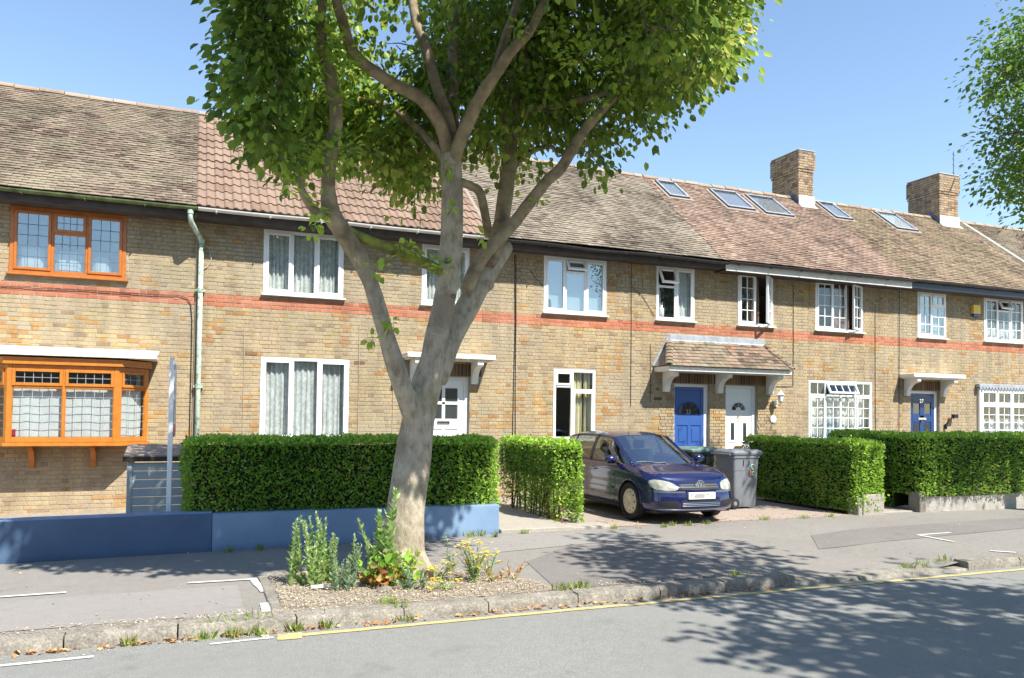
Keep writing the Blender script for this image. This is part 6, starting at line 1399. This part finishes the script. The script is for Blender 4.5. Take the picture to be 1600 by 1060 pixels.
# ------------------------------------------------------------------ bins
def wheelie(name, label, x, y, rz, bodym, lidm, group=None, W=.58, D=.72, H=1.07, sticker=True):
    t_ = thing(name, label, 'bin', (x, y, .008), rz, group)
    # the hinge and the wheels are at -x, the lip of the lid at +x; y is the width
    def ring(z, x0, x1, y0, y1, r_=.05):
        out = []
        for cx, cy, a0 in ((x1-r_, y1-r_, 0), (x0+r_, y1-r_, 90), (x0+r_, y0+r_, 180), (x1-r_, y0+r_, 270)):
            for k in range(4): a = R(a0+30*k); out.append((cx+r_*math.cos(a), cy+r_*math.sin(a), z))
        return out
    levels = [(.03, .82), (.06, .85), (.45, .90), (.70, .93), (.702, .945), (.93, .97), (.932, 1.03), (.985, 1.03)]
    vs = []; b = MB()
    for z, k in levels: vs += ring(z*H/1.07, -D/2*.86*k-.02, D/2*.90*k-.02, -W/2*.93*k, W/2*.93*k)
    n = 16; fs = [(i*n+k, i*n+(k+1) % n, (i+1)*n+(k+1) % n, (i+1)*n+k) for i in range(len(levels)-1) for k in range(n)]+[tuple(range(n))[::-1]]
    b.add(vs, fs); bo_ = b.build('bin_body', bodym, t_); autosmooth(bo_, 30)
    b = MB(); vs = []
    for z, g in ((.985, 1.0), (1.005, 1.03), (1.035, 1.03), (1.06, .97), (1.085, .80), (1.09, .3)): vs += ring(z*H/1.07, -D/2*g+(0 if g > .9 else .02), D/2*g+.01, -W/2*g, W/2*g, .06*g)
    fs = [(i*n+k, i*n+(k+1) % n, (i+1)*n+(k+1) % n, (i+1)*n+k) for i in range(5) for k in range(n)]+[tuple(range(5*n, 6*n)), tuple(range(n))[::-1]]
    b.add(vs, fs); b.box(D/2-.02, D/2+.06, -W/2*.6, W/2*.6, .985*H/1.07, 1.0*H/1.07, c=.008); l_ = b.build('bin_lid', lidm, t_); autosmooth(l_, 40)
    b = MB(); b.tube([(-D/2-.05, -W/2*.9, 1.0), (-D/2-.05, W/2*.9, 1.0)], .016, 8); b.build('handle_bar', bodym, t_)
    for y_ in (-W/2*.80, W/2*.80):
        sg = 1 if y_ > 0 else -1
        w_ = MB(); w_.tube([(-D/2+.06, y_-.0*sg, .10), (-D/2+.06, y_+.012*sg, .10), (-D/2+.06, y_+.045*sg, .10), (-D/2+.06, y_+.05*sg, .10)], [.092, .10, .10, .09], 20); wo = w_.build('bin_wheel', 'tyre', t_); autosmooth(wo, 50)
        w_ = MB(); w_.tube([(-D/2+.06, y_+.051*sg, .10), (-D/2+.06, y_+.056*sg, .10)], [.042, .03], 16); w_.build('wheel_hub', 'bin_grey', wo)
    for y_ in (-W/2*.93,):
        b = MB(); b.box(-.10, -.085, y_-.012, y_+.02, .80, .90); b.box(.03, .045, y_-.012, y_+.02, .80, .90); b.build('rib', bodym, t_)
    if sticker:
        yy = -W/2*.93*.955-.004; b = MB(); b.prism([(.05, .60), (.17, .60), (.20, .66), (.18, .79), (.08, .80), (.04, .70)], yy-.006, yy-.001, 'y'); st = b.build('sticker', 'sticker_brown', t_)
        for cx, cz, r_ in ((.12, .765, .045), (.13, .645, .03)):
            b = MB(); b.tube([(cx+r_*math.cos(k*math.pi/8), yy-.010, cz+r_*math.sin(k*math.pi/8)) for k in range(14)], .013, 5); b.build('sticker_mark', 'sticker_green', st)
    return t_
wheelie('wheeled_bin', 'grey wheeled bin with a worn green sticker, standing between the car and the hedge', 9.52, 12.22, R(4), 'bin_grey', 'bin_lid_grey', 'bins beside the driveway')
wheelie('wheeled_bin', 'black wheeled bin with a pale green lid, half hidden behind the bonnet of the car', 9.36, 13.35, R(8), 'bin_black', 'bin_green_lid', 'bins beside the driveway', sticker=False)
b = MB(); b.box(9.2, 9.75, 14.0, 14.5, .02, .86, c=.03); bx = b.build('recycling_box', 'bin_grey'); tag(bx, 'box with a faded red lid near the blue door step, behind the bins', 'box')
b = MB(); b.box(9.16, 9.79, 13.96, 14.54, .865, .93, c=.02); b.build('box_lid', 'box_red', bx)
# ------------------------------------------------------------------ left hand garden
st = thing('storage_box', 'grey plastic garden storage box with dark lid under the downpipe, behind the dark blue wall', 'storage box', (-.42, 12.0, 0))
b = MB()
for i in range(9):
    z = .02+i*.116; b.box(-.30, .42, 0, .02, z, z+.108, c=.004)
    o = None
pieces = b
for i in range(8):
    z = .03+i*.118; q = MB(); q.box(-.31, .44, 0, .03, z, z+.112, c=.006); q.build('plank', 'storage_plastic', st)
    q = MB(); q.box(-.375, -.345, .04, .75, z, z+.112, c=.006); q.build('plank', 'storage_plastic', st)
for x in (-.38, .44): q = MB(); q.box(x, x+.065, -.015, .05, .0, 1.0, c=.008); q.build('corner_post', 'storage_plastic', st)
q = MB(); q.prism([(-.06, .985), (-.06, 1.045), (.80, 1.17), (.80, 1.10)], -.43, .56, 'x'); q.build('lid', 'storage_lid', st)
q = MB(); q.prism([(-.05, 1.05), (.80, 1.174), (.80, 1.19), (-.05, 1.066)], -.42, .55, 'x'); q.build('lid_felt', 'felt_roof', st)
sg_ = thing('sale_board', 'white estate board on a post seen edge on, beside the grey storage box', 'sign', (-.235, 10.62, 0), math.atan2(11.0, -.26)-math.pi/2+R(-2))
b = MB(); b.box(-.028, .028, -.028, .028, .0, 2.34, c=.004); b.build('post', 'sign_white', sg_)
b = MB(); b.box(.030, .040, -.02, .62, 1.52, 2.27, c=.002); b.build('board', 'sign_grey', sg_)
b = MB(); b.box(.030, .041, .0, .62, 1.36, 1.518, c=.002); b.build('slip_board', 'sign_red', sg_)

# ------------------------------------------------------------------ weeds, grass, litter
def tall_weed(label, x, y, h_, n_st, spread, mat='weed_leaf', group=None, lean=(0, 0), lw=.07, dn=1.0, name='tall_weed', cat='weed'):
    t_ = thing(name, label, cat, (x, y, 0), 0, group); s = MB(); A, D, N_, S = [], [], [], []
    for i in range(n_st):
        hh = h_*random.uniform(.35, 1.0) if i else h_; bx_, by_ = random.gauss(0, spread*.35), random.gauss(0, spread*.3); tx, ty = bx_*2.2+lean[0]*hh+random.uniform(-.07, .07), by_*1.6+lean[1]*hh
        pts = [Vector((bx_, by_, .0)), Vector((bx_*1.2+tx*.1, by_, hh*.35)), Vector((tx*.6+bx_*.4, ty*.6, hh*.7)), Vector((tx, ty, hh))]; P, _ = dense(pts, [.1]*4, 6); s.tube(P, [.007-.005*k/(len(P)-1) for k in range(len(P))], 5)
        m = int(hh*115*dn)
        for k in range(m):
            f = (k+.5)/m; q = P[min(len(P)-1, int(f*(len(P)-1)))].lerp(P[min(len(P)-1, int(f*(len(P)-1))+1)], (f*(len(P)-1)) % 1); a = k*2.4
            d = Vector((math.cos(a)*random.uniform(.4, 1.2), math.sin(a), .6+random.random())); A.append(q+Vector((0, 0, random.uniform(-.01, .01)))); D.append(d); N_.append(Vector((random.uniform(-.4, .4), random.uniform(-.4, .4), 1))); S.append(lw*1.2*(1.15-.75*f)*random.uniform(.4, 1.4))
    s.build('stem', 'green_stem', t_); scatter('foliage', (NARROW[0]*np.array([2.3, 1, 1]), NARROW[1]), *[np.array([tuple(v) for v in q]) for q in (A, D, N_)], np.array(S), mat, t_, kind='stuff'); return t_
G_ = 'tall green weeds in the tree pit'
tall_weed('slender tall weed at the outer end of the clump, nearest the parking line', .93, 7.98, .66, 3, .07, group=G_)
tall_weed('bushy tall weed, second of the clump from the parking line', 1.12, 7.9, .64, 9, .15, group=G_, lw=.065)
tall_weed('tallest bushy weed in the middle of the clump', 1.28, 7.98, .70, 13, .18, group=G_, lw=.07, dn=1.2)
tall_weed('grey green weed with feathery tops at the front of the clump', 1.36, 7.62, .42, 16, .18, 'glaucous_leaf', G_, lw=.055, dn=1.3)
tall_weed('short spiky weed between the clump and the tree trunk', 1.60, 8.25, .42, 2, .05, group=G_)
tall_weed('very tall feathery weed leaning against the tree trunk', 1.80, 7.82, .92, 7, .07, group=G_, lean=(.04, -.02), lw=.12, dn=1.3)
tall_weed('second stem of feathery weed leaning away from the trunk', 1.72, 7.88, .62, 2, .04, group=G_, lean=(-.22, 0), lw=.08)
tall_weed('small grey green weed at the kerb side of the trunk', 2.02, 7.42, .24, 7, .14, 'glaucous_leaf', G_, lw=.06, dn=1.5)
tall_weed('thin grey green weed on the far side of the trunk', 2.62, 8.15, .42, 3, .08, 'glaucous_leaf', G_, lw=.05, dn=.7)
tall_weed('dry brown tuft at the far end of the tree pit', 2.98, 7.55, .20, 9, .16, 'dry_leaf', G_, lw=.05, dn=.8)
def leafy(label, x, y, h_, r_, n, mat, name='broadleaf_weed'):
    t_ = thing(name, label, 'weed', (x, y, 0)); P = np.stack([rng.normal(0, r_*.45, n), rng.normal(0, r_*.4, n), rng.random(n)*h_], 1); D = rvec(n)+np.stack([P[:, 0]*4, P[:, 1]*4, 0*P[:, 0]+.2], 1)
    scatter('foliage', LEAF, P, D, rvec(n, 1.2), rng.uniform(.05, .11, n), mat, t_, kind='stuff'); s = MB()
    for i in range(8): s.tube([(0, 0, 0), (random.uniform(-r_, r_)*.6, random.uniform(-r_, r_)*.5, h_*.8)], [.006, .003], 4)
    s.build('stem', 'twig', t_)
leafy('leafy bramble like growth with reddish dead leaves at the foot of the trunk', 1.78, 7.70, .26, .22, 190, 'hedge_leaf'); leafy('yellow green suckers at the foot of the trunk', 2.0, 7.72, .30, .20, 70, 'shoot_leaf'); leafy('brown dead leaves gathered at the foot of the trunk', 1.74, 7.66, .15, .18, 110, 'dry_leaf', 'dead_foliage')
def ragwort(label, x, y, h_, n):
    t_ = thing('ragwort', label, 'flower', (x, y, 0), 0, 'yellow ragwort in the tree pit'); s = MB(); F_ = []; A, D, S = [], [], []
    for i in range(n):
        a = random.uniform(0, 6.28); r_ = random.uniform(.04, .20); hh = h_*random.uniform(.35, 1); tip = Vector((r_*math.cos(a), r_*.7*math.sin(a), hh)); s.tube([(0, 0, 0), tuple(tip*.5+Vector((0, 0, .03))), tuple(tip)], [.005, .004, .002], 4)
        for k in range(7): f = random.random(); A.append(tip*f); D.append(Vector((random.uniform(-1, 1), random.uniform(-1, 1), .3))); S.append(random.uniform(.03, .06))
        for k in range(random.randint(1, 4)): F_.append(tip+Vector((random.uniform(-.03, .03), random.uniform(-.03, .03), random.uniform(-.02, .02))))
    s.build('stem', 'green_stem', t_); scatter('foliage', NARROW, *[np.array([tuple(v) for v in q]) for q in (A, D)], rvec(len(A), 1), np.array(S)*1.3, 'weed_leaf', t_, kind='stuff')
    P = np.repeat(np.array([tuple(v) for v in F_]), 9, axis=0); ang = np.tile(np.arange(9)*.698, len(F_)); Dd = np.stack([np.cos(ang), np.sin(ang), .25+0*ang], 1)
    scatter('petals', (RHOMB[0]*np.array([1.3, 1, 1]), RHOMB[1]), P, Dd, np.tile((0, 0, 1.), (len(P), 1)), np.full(len(P), .022), 'yellow_petal', t_, kind='stuff')
ragwort('yellow flowered ragwort clump, the biggest, on the far side of the tree pit', 2.66, 7.52, .42, 34); ragwort('small yellow ragwort close to the trunk roots', 2.36, 7.75, .22, 9); ragwort('low yellow ragwort by the kerb', 2.28, 7.25, .16, 8); ragwort('sparse yellow ragwort leaning over the pavement', 2.9, 7.75, .30, 8)
def tufts(name, pts, h_, n, mat='grass_blade', kind='stuff', par=None, zf=None):
    A, D, N_, S = [], [], [], []
    for (x, y, r_) in pts:
        for k in range(n):
            px_, py_ = x+random.gauss(0, r_*.5), y+random.gauss(0, r_*.35); A.append((px_, py_, (zf(px_, py_) if zf else 0.)-.01)); D.append((random.uniform(-.6, .6), random.uniform(-.6, .6), 1)); N_.append((random.uniform(-1, 1), random.uniform(-1, 1), .2)); S.append(random.uniform(.4, 1)*h_)
    return scatter(name, (BLADE[0]*np.array([1.8, 1, 1]), BLADE[1]), np.array(A), np.array(D), np.array(N_), np.array(S), mat, None, kind=kind)
tufts('grass_tufts', [(.35, 6.70, .10), (.52, 6.69, .12), (.15, 6.70, .08), (.82, 6.70, .06), (1.08, 6.70, .06), (1.65, 6.93, .10), (1.75, 6.72, .10), (3.4, 6.95, .12), (3.55, 6.94, .1), (-.4, 6.7, .05)], .11, 46, zf=lambda x, y: -.095 if y < 6.74 else .01)
tufts('grass_tufts', [(6.95, 10.50, .10), (7.22, 10.42, .10), (7.6, 10.5, .09), (6.7, 10.35, .05), (8.8, 10.6, .12), (9.6, 10.55, .14), (10.2, 10.6, .1), (8.15, 7.02, .14), (7.9, 6.98, .1), (8.5, 7.0, .12), (5.4, 6.93, .1), (5.9, 10.45, .05), (4.4, 10.38, .05)], .10, 40, zf=lambda x, y: pave_z(x, y))
tufts('grass_tufts', [(.45, 10.1, .05), (.8, 10.13, .04), (2.9, 10.3, .06), (3.6, 10.35, .07), (3.75, 10.36, .05), (1.2, 10.16, .04), (3.9, 10.2, .04)], .13, 26, zf=lambda x, y: 0)
tufts('grass_tufts', [(5.2+.1*i, 11.0+.25*i, .08) for i in range(9)]+[(4.5, 12.5, .2), (4.8, 13.2, .2)], .12, 40, zf=lambda x, y: -.01)
def litter(name, n, fx, mat, size, tpl=CHIP, flat=.35, zf=None):
    P = np.array([fx() for _ in range(n)]); D = rng.normal(size=(n, 3)); D[:, 2] *= flat*.5; N_ = rvec(n)*flat+np.array([0, 0, 1.])
    return scatter(name, tpl, P, D, N_, rng.uniform(*size, n), mat, None, kind='stuff')
def pitpt():
    while True:
        x, y = random.uniform(.76, 3.25), random.uniform(7.0, 8.5)
        if x > 2.7 and y > 7.9-(x-2.7): continue
        return (x, y, .022+random.random()*.012)
litter('wood_chips', 9000, pitpt, 'wood_chip', (.005, .021)); litter('wood_chips', 1900, lambda: (random.uniform(-2.5, 5.2), 6.99+random.gauss(0, .05)+.04*math.sin(random.uniform(-2.5, 5.2)), .012), 'wood_chip', (.006, .022))
litter('fallen_leaves', 330, lambda: (random.uniform(-2.2, 5.6), 6.66+abs(random.gauss(0, .035)), -.088+random.random()*.012), 'dry_leaf', (.02, .055), LEAF, .5)
litter('fallen_leaves', 260, lambda: (random.uniform(-2, 12), random.uniform(7., 10.3), pave_z(0, 0)+.014), 'dry_leaf', (.012, .035), LEAF, .3)
litter('fallen_leaves', 160, lambda: (random.uniform(5.9, 11), random.uniform(10.3, 11.2), .014), 'dry_leaf', (.02, .05), LEAF, .4)
litter('grit', 1500, lambda: (random.uniform(-3, 9), 6.68-abs(random.gauss(0, .10)), -.092), 'wood_chip', (.004, .014))
def stone(x, y, s, label):
    bm = bmesh.new(); bmesh.ops.create_icosphere(bm, subdivisions=2, radius=1)
    for v in bm.verts: v.co = Vector((v.co.x*s, v.co.y*s*.7, v.co.z*s*.5))*(1+.35*noise.noise(v.co*1.3+Vector((x*9, y, 0))))
    me = bpy.data.meshes.new('stone'); bm.to_mesh(me); bm.free(); me.materials.append(M['kerb_stone']); tag(link('stone', me, loc=(x, y, s*.3)), label, 'stone')
stone(1.52, 7.72, .085, 'pale lump of stone between the weeds and the trunk'); stone(1.72, 7.40, .07, 'flat stone by the kerb side foot of the trunk'); stone(2.42, 7.98, .06, 'small stone tucked against the far roots of the trunk')
b = MB(); b.box(1.08, 1.22, 7.66, 7.70, .02, .05, c=.006); tag(b.build('scrap', 'opaque_white'), 'scrap of white litter lying in front of the tall weeds', 'litter')
